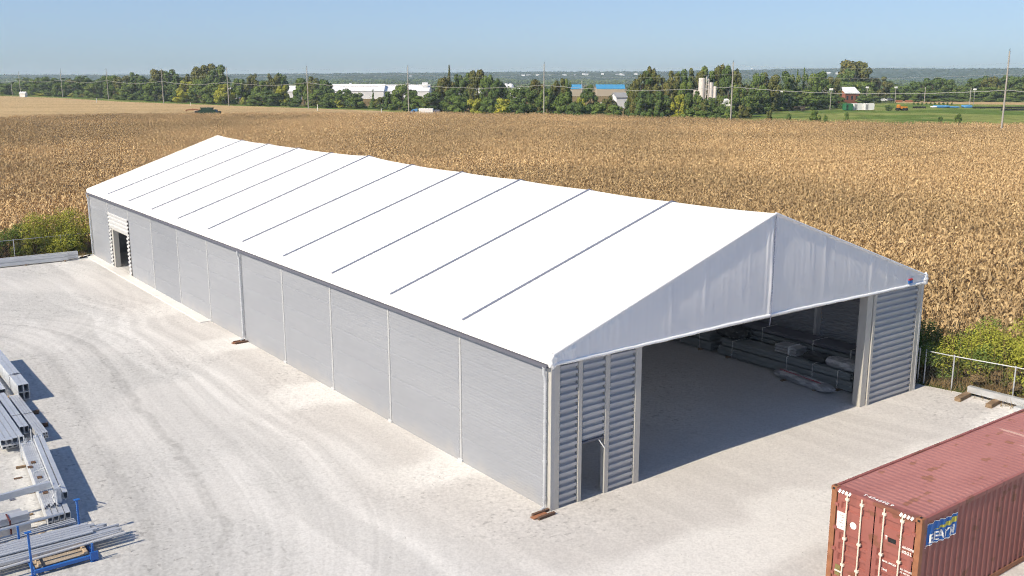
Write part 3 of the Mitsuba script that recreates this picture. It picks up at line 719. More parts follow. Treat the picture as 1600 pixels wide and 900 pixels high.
# rail beams by the fences
k = thing('rail_stack', 'long white aluminium rails stacked along the fence behind the yard, left of the hall', 'rail stack')
for j, (y, z, L) in enumerate(((54.0, .08, 15.0), (54.0, .34, 14.2), (54.42, .08, 15.4), (54.42, .34, 15.4))):
    put(k, 'rail', moved(hollow(L, .34, .24, .012), (-1.3 - L - (.8 if j < 2 else 0), y, z)), 'galv')
puts(k, 'bearer', [bx(x, x + .12, 53.7, 54.7, 0, .08) for x in (-2.4, -5, -8.2, -12, -15)], 'old_timber')
strap_band(k, 0, 0, 0, 0, 0) if False else None
solo('black_hose', 'black drain hose between the rail stack and the hall corner', 'hose', tube([(-1.2, 54.3, .06), (-.8, 54.5, .07), (-.5, 54.75, .08), (-.25, 54.9, .1)], .055, 8), 'black', smooth=50)
k = thing('rail_beam', 'long pale rail beam on timber blocks beside the right fence', 'beam')
put(k, 'beam', moved(hollow(7.5, .22, .27, .014), (21.45, -1.85, .16), -PI / 2 + .03), 'galv')
k = thing('rail_beam', 'second lower rail beam half hidden behind the red container', 'beam')
put(k, 'beam', moved(hollow(5.0, .30, .18, .014), (20.95, -4.1, .08), -PI / 2 + .02), 'galv')
for i, (x, y) in enumerate(((20.85, -1.95), (21.1, -3.15))):
    solo('timber_block', ('weathered timber block at the near end of the rail beam by the right fence', 'weathered timber block under the middle of the rail beam by the right fence')[i], 'timber block', moved(cbox(-.55, .55, -.13, .13, 0, .17, .012), (x, y, 0), .12), 'old_timber')
tyre = trimesh.creation.torus(.36, .13, major_sections=28, minor_sections=12)
solo('old_tyre', 'old black tyre lying beside the hall corner in front of the fence', 'tyre', moved(tyre, (20.95, .75, .13)), 'rubber', smooth=True)

# ---------------------------------------------------------------- shipping container
CX0, CY0, CY1, CZ = 3.10, -10.54, -7.96, 2.86
CL = 12.6
C = thing('shipping_container', 'weathered red steel shipping container with white locking bars and a blue logo', 'container')
def corr(n_per, L, depth, pitch):
    p, x = [(0, 0)], 0.05
    while x + pitch < L:
        p += [(0, x), (0, x + .27 * pitch), (depth, x + .48 * pitch), (depth, x + .77 * pitch), (0, x + .98 * pitch)]; x += pitch
    p.append((0, L)); return p
H0, H1 = .17, CZ - .12
def side_sheet(y, out):
    prof = corr(0, CL - .3, -.036, .278)
    v, f = [], []
    for z in (H0, H1):
        v += [(CX0 + .15 + u, y + out * d, z) for d, u in prof]
    n = len(prof)
    for j in range(n - 1): f += [[j, j + 1, n + j + 1], [j, n + j + 1, n + j]]
    m = trimesh.Trimesh(v, f, process=False)
    if out > 0: m.invert()
    return m
put(C, 'side_wall', side_sheet(CY0 + .01, -1), 'red_steel')
put(C, 'side_wall', side_sheet(CY1 - .01, 1), 'red_steel')
put(C, 'rail', cbox(CX0 + .1, CX0 + CL - .1, CY0 - .005, CY0 + .08, CZ - .13, CZ - .01), 'red_steel')
put(C, 'rail', cbox(CX0 + .1, CX0 + CL - .1, CY1 - .08, CY1 + .005, CZ - .13, CZ - .01), 'red_steel')
put(C, 'rail', cbox(CX0 + .1, CX0 + CL - .1, CY0 - .005, CY0 + .08, .02, .18), 'rusty')
put(C, 'rail', cbox(CX0 + .1, CX0 + CL - .1, CY1 - .08, CY1 + .005, .02, .18), 'rusty')
def croof():
    prof = corr(0, CL - .5, .022, .21)
    Y = [CY0 + .08, CY0 + .2, CY1 - .2, CY1 - .08]
    v = [(CX0 + .25 + u, y, CZ - .045 + (d if 0 < i < 3 else 0)) for i, y in enumerate(Y) for d, u in prof]
    n = len(prof); f = []
    for i in range(3):
        for j in range(n - 1):
            a = i * n + j; f += [[a, a + 1, a + n + 1], [a, a + n + 1, a + n]]
    return trimesh.Trimesh(v, f, process=False)
put(C, 'roof', croof(), 'red_roof')
put(C, 'header', cbox(CX0 + .0, CX0 + .26, CY0 + .17, CY1 - .17, CZ - .12, CZ - .012), 'red_steel')
put(C, 'sill', cbox(CX0 + .0, CX0 + .2, CY0 + .17, CY1 - .17, .02, .16), 'red_steel')
put(C, 'end_wall', bx(CX0 + CL - .12, CX0 + CL - .06, CY0 + .1, CY1 - .1, .17, CZ - .1), 'red_steel')
for x in (CX0, CX0 + CL - .18):
    for y in (CY0, CY1):
        s = 1 if y == CY0 else -1
        y0, y1 = sorted((y, y + s * .165))
        put(C, 'corner_post', cbox(x + .02, x + .17, min(y + s * .005, y + s * .16), max(y + s * .005, y + s * .16), .12, CZ - .12), 'rusty')
        for z in (0, CZ - .115):
            put(C, 'corner_casting', cbox(x - .005, x + .18, y0 - .004, y1 + .004, z, z + .12, .01), 'rusty')
            put(C, 'casting_hole', cat(bx(x - .009, x + .0, (y0 + y1) / 2 - .035, (y0 + y1) / 2 + .035, z + .035, z + .09)), 'black')
    if x == CX0:
        for y in (CY0 + .08, CY1 - .08):
            put(C, 'casting_hole', bx(x + .05, x + .13, y - .03, y + .03, CZ + .004, CZ + .010), 'black')
# doors face -x
YM = (CY0 + CY1) / 2
def door(y0, y1):
    prof = []
    z = .18; edges = [(0, 0)]
    segs = [(2.48, 2.33), (1.62, 1.46), (1.33, 1.17), (1.03, .87), (.32, .2)]
    pts = [(0, .17)]
    for a, b in reversed(segs):
        pts += [(0, b - .03), (.055, b), (.055, a), (0, a + .03)]
    pts.append((0, CZ - .13))
    v, f = [], []
    Y = [y0, y0 + .12, y0 + .15, y1 - .15, y1 - .12, y1]
    for i, y in enumerate(Y):
        for d, z in pts: v.append((CX0 + .035 + (d if 2 <= i <= 3 else 0), y, z))
    n = len(pts)
    for i in range(len(Y) - 1):
        for j in range(n - 1):
            a = i * n + j; f += [[a, a + n, a + n + 1], [a, a + n + 1, a + 1]]
    m = trimesh.Trimesh(v, f, process=False); m.invert()
    return m
DR = put(C, 'door', door(YM + .014, CY1 - .19), 'red_steel', label='left container door with stickers')
DL = put(C, 'door', door(CY0 + .19, YM - .014), 'red_steel', label='right container door with white stencilled numbers')
put(C, 'door_seal', bx(CX0 + .105, CX0 + .12, CY0 + .16, CY1 - .16, .15, CZ - .1), 'black')
for i, (d, ys) in enumerate(((DR, (CY1 - .50, CY1 - .93)), (DL, (YM - .28, YM - .78)))):
    for y in ys:
        q = put(d, 'locking_bar', tube([(CX0 - .01, y, .1), (CX0 - .01, y, CZ - .07)], .02, 8), 'cream_paint', smooth=50)
        puts(d, 'bracket', [cbox(CX0 - .03, CX0 + .04, y - .05, y + .05, z, z + .07, .006) for z in (.2, .75, 1.5, CZ - .26)], 'cream_paint')
        put(d, 'handle', cbox(CX0 - .045, CX0 - .02, y - .02, y + .20, .56, .60, .004), 'cream_paint')
    yh = CY1 - .19 if i == 0 else CY0 + .19
    puts(d, 'hinge', [bx(CX0 - .0, CX0 + .05, yh - .05, yh + .05, z, z + .09) for z in (.4, 1.1, 1.7, 2.35)], 'red_steel')
# markings on the doors: meshkit text is in xy reading +x; on this face it reads towards -y
def text_on_door(s, y, z, h, mat='white_paint', par=DL, bold=True):
    m = meshkit.text_mesh(s, h, .004, bold)
    v = np.array(m.vertices); m.vertices = np.column_stack([CX0 + .031 - v[:, 2], y - v[:, 0], z + v[:, 1]])
    put(par, 'stencil', m, mat)
xs = YM - .22
text_on_door('T', xs - .10, 1.98, .10); put(DL, 'patch', bx(CX0 + .026, CX0 + .031, xs - .42, xs - .20, 1.94, 2.06), 'black')
text_on_door('404098 9', xs - .59, 1.93, .062); text_on_door('45G1', xs - .59, 1.80, .075)
for t, v, z in (('MAX. GROSS', '30 480 KG', 1.36), ('TARE', '3 880 KG', 1.13), ('NET', '26 600 KG', .91), ('CU.CAP.', '76.3 CU.M', .67)):
    text_on_door(t, xs - .09, z, .046); text_on_door(v, xs - .59, z - .02, .046); text_on_door(v.replace('KG', 'LB').replace('CU.M', 'CU.FT'), xs - .59, z - .10, .040)
put(DR, 'sticker', bx(CX0 + .022, CX0 + .031, CY1 - .46, CY1 - .22, 1.74, 2.22), 'strap_white', label='white information plate on the left door')
for z, a in ((2.13, .30), (2.08, .36), (1.99, .33), (1.92, .28), (1.82, .35)): put(DR, 'sticker_line', bx(CX0 + .018, CX0 + .0225, CY1 - .43, CY1 - a, z, z + .014), 'old_timber')
dsk = trimesh.creation.cylinder(.095, .008, sections=28); dsk.apply_transform(trimesh.transformations.rotation_matrix(PI / 2, (0, 1, 0))); dsk.apply_translation((CX0 + .027, CY1 - .71, 1.97))
put(DR, 'round_sticker', dsk, 'white_paint', label='round white sticker on the left door')
put(DR, 'plate', bx(CX0 + .022, CX0 + .033, CY1 - .42, CY1 - .27, .42, .72), 'olive_paint', label='small olive plate on the left door')
for y0, s in ((CY1 - .20, -1), (CY0 + .20, 1)):
    for i in range(4):
        y = y0 + s * (.06 + i * .10)
        put(C, 'warning_stripe', moved(bx(-.006, .0, -.03, .03, -.055, .055), (CX0 - .001, y, CZ - .066), 0, 0, .5), 'white_paint')
tm = meshkit.text_mesh('T 404098 9', .11, .004, True); v = np.array(tm.vertices); tm.vertices = np.column_stack([CX0 + .12 + v[:, 1], YM + .45 - v[:, 0], CZ - .008 + v[:, 2]])
put(C, 'roof_number', tm, 'white_paint', kind='stuff')
# logo on the dark side, follows the corrugation in short strips
def logo():
    prof = np.array(corr(0, CL - .3, -.036, .278)); U = prof[:, 1] + CX0 + .15; D = prof[:, 0]
    def yat(x): return CY0 + .01 - np.interp(x, U, D) * 1.0 - .006
    from shapely.geometry import Polygon, box as sbox
    from shapely import affinity, union_all
    x0, x1 = CX0 + .28, CX0 + 1.66
    wave = lambda x: .03 * math.sin((x - x0) * 4.5)
    def strip(zlo, zhi, off, xa, xb, n=40):
        xs = np.unique(np.concatenate([np.linspace(xa, xb, n), U[(U > xa) & (U < xb)]]))
        v = np.array([(x, yat(x) - off, f(x)) for x in xs for f in (zlo, zhi)]); f = []
        for i in range(len(xs) - 1): f += [[2 * i, 2 * i + 2, 2 * i + 3], [2 * i, 2 * i + 3, 2 * i + 1]]
        return trimesh.Trimesh(v, f, process=False)
    zb = lambda x: 2.05 + wave(x); zt = lambda x: 2.60 + wave(x)
    put(C, 'logo_panel', strip(zb, zt, 0., x0, x1), 'logo_blue', label='blue and yellow logo panel near the top corner of the dark side')
    put(C, 'logo_stripe', strip(lambda x: 2.38 + wave(x) + .0, lambda x: 2.38 + wave(x) + .15 * min(1, (x - x0 - .35) / .8), .005, x0 + .36, x1 - .02), 'logo_yellow')
    put(C, 'logo_border', cat(strip(lambda x: zb(x) - .03, lambda x: zb(x) + .0, .002, x0 - .03, x1 + .02), strip(lambda x: zt(x), lambda x: zt(x) + .02, .002, x0 - .02, x1 + .02)), 'strap_white')
    t = meshkit.text_mesh('BEAYN', .225, .001, True)
    t = t.subdivide_to_size(.035) if False else trimesh.Trimesh(*trimesh.remesh.subdivide_to_size(t.vertices, t.faces, .03, max_iter=14), process=False)
    v = np.array(t.vertices); s = (x1 - x0 - .22) / v[:, 0].max()
    X = x0 + .12 + v[:, 0] * s
    t.vertices = np.column_stack([X, yat(X) - .014 - v[:, 2], 2.10 + np.array([wave(x) for x in X]) + v[:, 1] + .14 * v[:, 1] * 0])
    put(C, 'logo_letters', t, 'white_paint')
logo()

# ---------------------------------------------------------------- corn
def corn_patch(size, rows, per, seed, leaves, seg):
    r = np.random.default_rng(seed)
    V, F, UV = [], [], []
    V2, F2, UV2 = [], [], []
    def quad_strip(pts, wid, tone, V, F, UV):
        b = sum(len(x) for x in V)
        n = len(pts); v = np.empty((2 * n, 3))
        side = wid
        v[0::2] = pts - side; v[1::2] = pts + side
        V.append(v); UV.append(np.column_stack([np.full(2 * n, tone), np.repeat(np.arange(n) / n, 2)]))
        for i in range(n - 1): F.extend([[b + 2 * i, b + 2 * i + 1, b + 2 * i + 3], [b + 2 * i, b + 2 * i + 3, b + 2 * i + 2]])
    for i in range(rows):
        for j in range(per):
            x = (i + .5) / rows * size + r.normal(0, .06); y = (j + r.uniform(0, 1)) / per * size
            H = r.uniform(1.9, 2.45); lean = r.normal(0, .10, 2); tone0 = r.uniform(0, 1)
            base = np.array([x, y, 0.]); top = np.array([x + lean[0] * H, y + lean[1] * H, H])
            a = r.uniform(0, PI)
            quad_strip(np.array([base, (base + top) / 2, top]), np.array([[.02 * math.cos(a), .02 * math.sin(a), 0]] * 3), tone0 * .6, V, F, UV)
            az0 = r.uniform(0, 2 * PI)
            for l in range(leaves):
                t = .22 + .76 * (l + r.uniform(0, 1)) / leaves
                o = base + (top - base) * t
                az = az0 + l * PI + r.normal(0, .6); d = np.array([math.cos(az), math.sin(az), 0])
                L = r.uniform(.45, .85) * (1.15 - .45 * t); up = r.uniform(-.2, .7)
                s = np.linspace(0, 1, seg + 1)[:, None]
                pts = o + d * L * .75 * s + np.array([0, 0, 1.]) * (up * L * s - L * r.uniform(.7, 1.5) * s ** 2)
                w = r.uniform(.045, .085) * (1.15 if seg == 2 else 1.0) * (1 - .75 * s ** 1.5)
                tw = r.uniform(-1.2, 1.2)
                pv = np.array([-d[1], d[0], 0]) * math.cos(tw) + np.array([0, 0, 1.]) * math.sin(tw)
                tone = np.clip(tone0 * .4 + r.uniform(0, .65), 0, 1)
                if r.uniform() < .22: quad_strip(pts, pv * w, tone, V2, F2, UV2)
                else: quad_strip(pts, pv * w, tone, V, F, UV)
            for q in range(3):   # tassel and ear
                az = r.uniform(0, 2 * PI); d = np.array([math.cos(az), math.sin(az), 0])
                pts = np.array([top, top + d * .10 + [0, 0, .16], top + d * .22 + [0, 0, .22]])
                quad_strip(pts, np.array([[-d[1] * .022, d[0] * .022, 0]] * 3), r.uniform(0, .5), V, F, UV)
            o = base + (top - base) * .45; d = np.array([math.cos(az0 + 1.5), math.sin(az0 + 1.5), 0])
            quad_strip(np.array([o, o + d * .10 + [0, 0, .02], o + d * .16 - [0, 0, .16]]), np.array([[-d[1] * .05, d[0] * .05, 0]] * 3), r.uniform(.4, 1), V2, F2, UV2)
    return [(trimesh.Trimesh(np.vstack(v), f, process=False), np.vstack(u)) for v, f, u in ((V, F, UV), (V2, F2, UV2))]
PS = 8.0
corn_groups = {'near': [], 'far': []}
for lod, n, args in (('near', 3, (10, 27, 9, 3)), ('far', 3, (10, 20, 8, 2))):
    for i in range(n):
        ms = corn_patch(PS, args[0], args[1], 40 + i + (lod == 'far') * 10, args[2], args[3])
        if lod == 'far':
            for m, _ in ms: pass
        g = f'corn_patch_{lod}_{i}'
        scene[g] = {'type': 'shapegroup', 'leaves': mikit.ply(ms[0][0], 'corn_leaf', uv=ms[0][1]), 'husks': mikit.ply(ms[1][0], 'corn_husk', uv=ms[1][1])}
        corn_groups[lod].append(g)
from shapely.geometry import Polygon, Point
from shapely.prepared import prep
corn_poly = Polygon([(-260, 60.0), (24.6, 60.0), (24.3, 0.5), (25.2, -8), (28, -30), (140, -30)] + far_pts[::-1])
cp = prep(corn_poly)
ci = 0
for ix in range(-40, 60):
    for iy in range(-12, 60):
        x, y = 24.6 + ix * PS, 60.0 + (iy - 0) * PS
        if iy < 0 and ix < 0: continue
        if y < 60 and x < 24.5: continue
        c = Point(x + 4, y + 4)
        d = np.array([x + 4, y + 4]) - EYE[:2]; Z = d @ FWD_H; X = d @ RIGHT_H
        if Z < 10 or X > (1200 / FOC) * Z + 14 or X < -(950 / FOC) * Z - 14: continue
        if not cp.contains(c): continue
        g = random.choice(corn_groups['near' if Z < 120 else 'far'])
        m = T().translate([x + 4, y + 4, -.01]).rotate([0, 0, 1], random.choice((0, 180))).scale([random.choice((-1, 1)), 1, 1. if Z < 120 else 1.03]).translate([-4, -4, 0])
        ci += 1
        group_inst(f'corn_field__{ci:03d}', g, m)
for iy in range(0, 12):   # strip beside the hall, south of y = 60
    for ix in range(0, 1):
        pass
labels['corn_field'] = {'kind': 'stuff', 'label': 'large field of ripe dry standing corn behind the hall', 'category': 'corn'}

# ---------------------------------------------------------------- foliage
def leaf_cloud(r, centers, radii, n, size, flat=1.0):
    V, F, U = [], [], []
    pick = r.choice(len(centers), n, p=np.array(radii) ** 2 / np.sum(np.array(radii) ** 2))
    d = r.normal(size=(n, 3)); d /= np.linalg.norm(d, axis=1, keepdims=True)
    rad = np.array(radii)[pick] * r.uniform(.45, 1.05, n) ** .5
    c = np.array(centers)[pick] + d * rad[:, None] * [1, 1, .8]
    nrm = d * flat + r.normal(size=(n, 3)) * .38; nrm[:, 2] += .30; nrm /= np.linalg.norm(nrm, axis=1, keepdims=True)
    a = np.cross(nrm, r.normal(size=(n, 3))); a /= np.linalg.norm(a, axis=1, keepdims=True)
    b = np.cross(nrm, a)
    s = size * r.uniform(.55, 1.35, n)[:, None]
    q = np.stack([c - a * s, c + b * s * .55 + nrm * s * .12, c + a * s, c - b * s * .55 - nrm * s * .1], 1).reshape(-1, 3)
    i = np.arange(n)[:, None] * 4
    F = np.vstack([i + [0, 1, 2], i + [0, 2, 3]])
    tone = np.clip(np.repeat(r.uniform(0, 1, len(centers))[pick] * .5 + r.uniform(0, .5, n), 4), 0, 1)
    return trimesh.Trimesh(q, F, process=False), np.column_stack([tone, tone])

def crown(seed, kind):
    """unit crown: height 1 above the ground, about .8 across; kind round, tall, cone, bush"""
    r = np.random.default_rng(seed)
    C, R = [], []
    if kind == 'round':
        for i in range(34):
            a, z = r.uniform(0, 2 * PI), r.uniform(.05, .9); w = .42 * math.sqrt(max(0, 1 - (max(0, z - .45) / .52) ** 2)) * r.uniform(.45, 1)
            C.append((w * math.cos(a), w * math.sin(a), z)); R.append(r.uniform(.09, .17))
    elif kind == 'tall':
        for i in range(26):
            a, z = r.uniform(0, 2 * PI), r.uniform(.05, .92); w = .40 * math.sqrt(max(0, 1 - (max(0, z - .35) / .62) ** 2)) * r.uniform(.3, 1)
            C.append((w * math.cos(a), w * math.sin(a), z)); R.append(r.uniform(.09, .16))
    elif kind == 'cone':
        for i in range(28):
            z = r.uniform(.12, .96); a = r.uniform(0, 2 * PI); w = .34 * (1.02 - z) * r.uniform(.3, 1)
            C.append((w * math.cos(a), w * math.sin(a), z)); R.append(.04 + .11 * (1.02 - z))
    else:
        for i in range(18):
            a, z = r.uniform(0, 2 * PI), r.uniform(.12, .80); w = .46 * math.sqrt(max(0, 1 - (z / 1.0) ** 2)) * r.uniform(.2, 1)
            C.append((w * math.cos(a), w * math.sin(a), z)); R.append(r.uniform(.12, .22))
    return leaf_cloud(r, C, R, 5200 if kind != 'bush' else 2600, .036 if kind != 'bush' else .055)
def trunk(seed):
    r = np.random.default_rng(seed)
    m = [tube([(0, 0, -.02), (r.normal(0, .012), r.normal(0, .012), .3), (r.normal(0, .03), r.normal(0, .03), .82)], .026, 7, .006)]
    for i in range(6):
        z = r.uniform(.22, .6); a = r.uniform(0, 2 * PI); L = r.uniform(.16, .32)
        m.append(tube([(0, 0, z), (L * .5 * math.cos(a), L * .5 * math.sin(a), z + L * .4), (L * math.cos(a), L * math.sin(a), z + L * .9)], .010, 5, .003))
    return cat(m)
KINDS = {}
for mat in ('leaf_dark', 'leaf_mid', 'leaf_olive', 'leaf_bright'):
    for kind, n in (('round', 4), ('cone', 1), ('bush', 2)):
        for i in range(n):
            m, uv = crown(hash_seed := (sum(map(ord, mat + kind)) * 7 + i), kind)
            g = f'crown_{mat}_{kind}_{i}'
            scene[g] = {'type': 'shapegroup', 'crown': mikit.ply(m, mat, uv=uv)}
            KINDS.setdefault((mat, kind), []).append(g)
for i in range(2):
    scene[f'trunk_{i}'] = {'type': 'shapegroup', 'trunk': mikit.ply(trunk(i), 'bark', smooth=50)}

POLES = [(1556, 208), (1137, 262), (849, 308), (641, 345), (487, 392), (365, 424), (265, 462), (181, 524), (111, 578), (47, 628)]
POLE_TOP = {1556: 78, 1137: 95, 849: 98, 641: 102, 487: 103, 365: 105, 265: 107, 181: 106.5, 111: 107, 47: 110}
POLEPX = sorted(p for p, _ in POLES)
registry = []   # (px, key, colour words, noun)
def plant(px, ytop, wpx, kind, mat, Z, noun=None, zb=None):
    zb = float(land(px, Z)) if zb is None else zb
    h = max(1.2, top_z(ytop, Z) - zb); w = wpx * Z / FOC / .84
    x, y = bearing(px, Z)
    name = {'bush': 'shrub', 'cone': 'conical_tree'}.get(kind, 'broadleaf_tree')
    k = fresh(name)
    m = xf((x, y, zb), random.uniform(0, 2 * PI), (w, w, h))
    group_inst(k + '__crown', random.choice(KINDS[(mat, kind)]), m)
    if kind != 'bush': group_inst(k + '__trunk', f'trunk_{random.randint(0, 1)}', xf((x, y, zb), random.uniform(0, 6), (h * .9, h * .9, h)))
    registry.append((px, k, {'leaf_dark': 'dark green', 'leaf_mid': 'mid green', 'leaf_olive': 'olive green', 'leaf_bright': 'yellow green'}[mat], {'bush': 'shrub', 'cone': 'conical tree'}.get(kind, 'tree')))
def edgeZ(px): return float(np.interp(px, [0, 100, 200, 300, 400, 500, 600, 700, 850, 1000, 1150, 1200, 1300, 1400, 1600], [660, 610, 530, 480, 440, 412, 388, 345, 318, 292, 300, 375, 400, 500, 500]))
D, M, O, B = 'leaf_dark', 'leaf_mid', 'leaf_olive', 'leaf_bright'
ROW = [  # px, top y, width px, kind, colour, extra distance
    (8, 128, 26, 'round', D, 10), (30, 129, 26, 'round', M, 0), (52, 129, 24, 'round', D, 5), (76, 120, 26, 'round', M, 15), (96, 118.5, 26, 'round', D, 20), (112, 127, 22, 'round', M, 0), (128, 121, 26, 'round', O, 18),
    (146, 118, 24, 'round', D, 10), (160, 127, 22, 'round', M, 0), (172, 118, 22, 'round', D, 20), (190, 116, 22, 'round', M, 22), (203, 117, 22, 'round', O, 18), (212, 126, 24, 'round', M, 0), (224, 112, 16, 'round', D, 14),
    (240, 118, 24, 'round', D, 14), (252, 125, 24, 'round', M, -4), (262, 108, 24, 'round', O, 14), (276, 107.5, 20, 'round', D, 20), (290, 114, 20, 'round', D, 18), (300, 125, 24, 'round', B, -4), (308, 111, 18, 'round', O, 16),
    (321, 99.5, 24, 'round', O, 18), (336, 98, 28, 'round', O, 22), (350, 100, 26, 'round', D, 20), (322, 122, 26, 'round', M, -4), (346, 126, 28, 'round', M, -6), (360, 130, 22, 'round', B, -8),
    (384, 121, 22, 'round', M, 6), (401, 112.5, 20, 'round', O, 14), (416, 124, 20, 'round', M, 6), (436, 112.5, 20, 'round', O, 12), (446, 113.5, 16, 'round', D, 14), (449, 131, 16, 'round', B, 2), (432, 140, 26, 'round', D, -4), (412, 141, 28, 'round', M, -6), (466, 147, 24, 'bush', D, -6),
    (481, 120, 22, 'round', M, 12), (494, 117.5, 24, 'round', O, 14), (506, 122, 20, 'round', D, 16), (519, 124, 20, 'round', D, 18), (500, 138, 24, 'round', M, 0), (524, 143, 24, 'round', M, 0), (540, 137, 20, 'round', D, 4), (555, 139, 22, 'round', D, 2), (560, 148, 24, 'bush', M, -4),
    (587, 138, 11, 'cone', D, 6), (598, 149, 20, 'bush', O, -2), (612, 141, 18, 'round', D, 4), (632, 128.5, 24, 'round', M, 8), (645, 139, 18, 'round', D, 4), (657, 147, 22, 'round', M, 4), (676, 141, 26, 'round', D, 8),
    (688, 128, 20, 'round', D, 20), (704, 101.5, 18, 'cone', O, 24), (698, 120, 22, 'round', O, 20), (720, 115, 22, 'round', D, 26), (735, 112, 18, 'round', D, 28), (747, 108, 24, 'round', O, 26), (762, 114, 18, 'round', M, 22), (774, 122, 18, 'round', D, 22), (788, 126, 16, 'round', D, 26), (706, 134, 22, 'round', D, 10),
    (718, 146, 34, 'bush', M, -6), (745, 150, 26, 'bush', B, -6), (764, 151, 26, 'bush', M, -6), (786, 149, 22, 'bush', B, -6), (806, 134, 20, 'round', M, 8), (822, 136, 30, 'round', D, 0), (838, 123, 20, 'round', O, 14), (855, 135, 24, 'round', M, 2), (872, 119.5, 22, 'round', O, 10), (884, 121, 12, 'round', M, 12), (880, 140, 22, 'round', M, 0),
    (897, 154, 20, 'bush', D, -8), (920, 131, 20, 'round', D, 16), (908, 155, 22, 'bush', D, -8), (905, 148, 14, 'bush', B, 8), (935, 158, 26, 'bush', M, -8), (948, 146, 18, 'round', O, 8), (958, 160, 26, 'bush', M, -10),
    (985, 128, 18, 'round', D, 18), (996, 110, 22, 'round', O, 18), (1010, 109, 22, 'round', D, 20), (1015, 101.5, 16, 'round', O, 22), (1030, 114, 24, 'round', O, 18), (1005, 137, 26, 'round', D, 6), (1030, 140, 26, 'round', D, 4), (1057, 145, 18, 'round', B, 0), (1045, 108, 24, 'round', O, 26), (1062, 106, 22, 'round', D, 28),
    (1080, 103.5, 24, 'round', O, 34), (1098, 102, 24, 'round', M, 46), (1114, 101, 20, 'round', O, 46), (1132, 101.5, 22, 'round', D, 34), (1147, 104, 20, 'round', O, 32), (1066, 126, 20, 'round', M, 14), (1078, 139, 18, 'round', D, 4), (1108, 151, 16, 'round', D, 2), (1092, 153, 18, 'round', O, -2), (1086, 146, 14, 'round', M, 0), (1099, 149, 16, 'round', D, -2), (1117, 147, 16, 'round', M, 0), (1122, 160, 22, 'bush', D, -4), (1136, 161, 20, 'bush', M, -4), (1148, 130, 22, 'round', M, 14), (1095, 168, 30, 'bush', M, -22), (1075, 166, 22, 'bush', M, -16), (1010, 170, 14, 'bush', M, -18), (1196, 167, 8, 'bush', O, -85), (1160, 148, 22, 'round', M, 0), (1158, 160, 20, 'bush', O, -6),
    (1178, 112, 22, 'round', M, 20), (1194, 110.5, 24, 'round', O, 0), (1212, 110, 24, 'round', D, 6), (1230, 115, 20, 'round', M, 4), (1236, 108, 12, 'cone', D, 4), (1246, 105.5, 12, 'cone', D, 2), (1258, 113, 24, 'round', M, 6), (1276, 110.5, 26, 'round', D, 8), (1180, 135, 26, 'round', D, 0), (1205, 140, 28, 'round', M, -6), (1228, 137, 28, 'round', D, -8), (1250, 138, 26, 'round', M, -8), (1272, 146, 24, 'round', D, -8), (1296, 146, 24, 'round', D, -4), (1292, 119, 20, 'round', O, 30),
    (1324, 94.5, 40, 'round', O, 110), (1312, 106, 26, 'round', D, 112), (1337, 108, 24, 'round', D, 108), (1318, 125, 30, 'round', M, 60), (1342, 126, 26, 'round', M, 60), (1362, 118, 26, 'round', O, 70), (1378, 125, 22, 'round', D, 60), (1394, 132, 22, 'round', M, 10), (1340, 147, 26, 'bush', M, 20), (1358, 148, 20, 'bush', D, 20),
    (1415, 126, 22, 'round', D, 10), (1428, 121, 24, 'round', D, 20), (1444, 120, 26, 'round', D, 15), (1460, 121, 26, 'round', D, 18), (1472, 124, 20, 'round', D, 14), (1424, 138, 24, 'round', M, 0), (1446, 140, 26, 'round', M, 0), (1468, 141, 24, 'round', M, 0), (1486, 132, 20, 'round', M, 10), (1490, 144, 22, 'bush', M, 0),
    (1506, 122, 24, 'round', D, 20), (1518, 117.5, 26, 'round', D, 26), (1532, 119, 22, 'round', O, 14), (1546, 116.5, 26, 'round', D, 24), (1562, 118, 24, 'round', D, 20), (1580, 116, 26, 'round', D, 22), (1597, 116.5, 26, 'round', D, 22), (1612, 117, 24, 'round', D, 20), (1510, 138, 24, 'round', D, 2), (1530, 134, 26, 'round', M, 0), (1552, 136, 26, 'round', M, 0), (1574, 137, 26, 'round', M, 0), (1596, 138, 26, 'round', M, 0),
    (1266, 167.5, 15, 'bush', M, -118), (1315, 172, 8, 'bush', M, -140), (1380, 161, 12, 'bush', D, -110), (1488, 174.5, 11, 'bush', M, -235), (1460, 178, 7, 'bush', D, -240), (1283, 176, 7, 'bush', M, -140), (1226, 174, 8, 'bush', M, -95),
]
for px, yt, wp, kind, mat, dz in ROW: plant(px, yt, wp * (1.3 if kind == 'round' else 1.0), kind, mat, edgeZ(px) + dz)
rr = np.random.default_rng(21)
for px in list(range(60, 700, 17)) + list(range(840, 1000, 15)):   # low scrub along the field edge
    if 640 < px < 700: continue
    Z = edgeZ(px) - 4 + rr.uniform(-4, 4); yb = 115.5 + 13.4 * FOC / Z
    plant(px + rr.uniform(-5, 5), yb - rr.uniform(1.5, 4.0) * FOC / Z, rr.uniform(9, 17), 'bush', rr.choice([M, M, O, B, D]), Z)
for i in range(9):
    px = 1420 + i * 22; plant(px + rr.uniform(-4, 4), 152 + rr.uniform(-1.5, 1), 20, 'bush', M, edgeZ(px) - 10)
# labels: each plant by its place in the row
spans = {}
for px, k, col, noun in registry:
    spans.setdefault((sum(px > q for q in POLEPX), noun), []).append((px, k, col))
for (sp, noun), lst in spans.items():
    lst.sort()
    if sp == 0: where = 'left of the leftmost utility pole'
    elif sp == 10: where = 'right of the rightmost utility pole'
    else: where = f'between {words(sp - 1)} and {words(sp)} utility poles from left'
    for i, (px, k, col) in enumerate(lst):
        labels[k] = {'label': f'{col} {noun}, {words(i)} from the left {where}', 'category': noun if noun != 'conical tree' else 'tree', 'group': {'shrub': 'shrubs beyond the field'}.get(noun, 'trees beyond the field')}

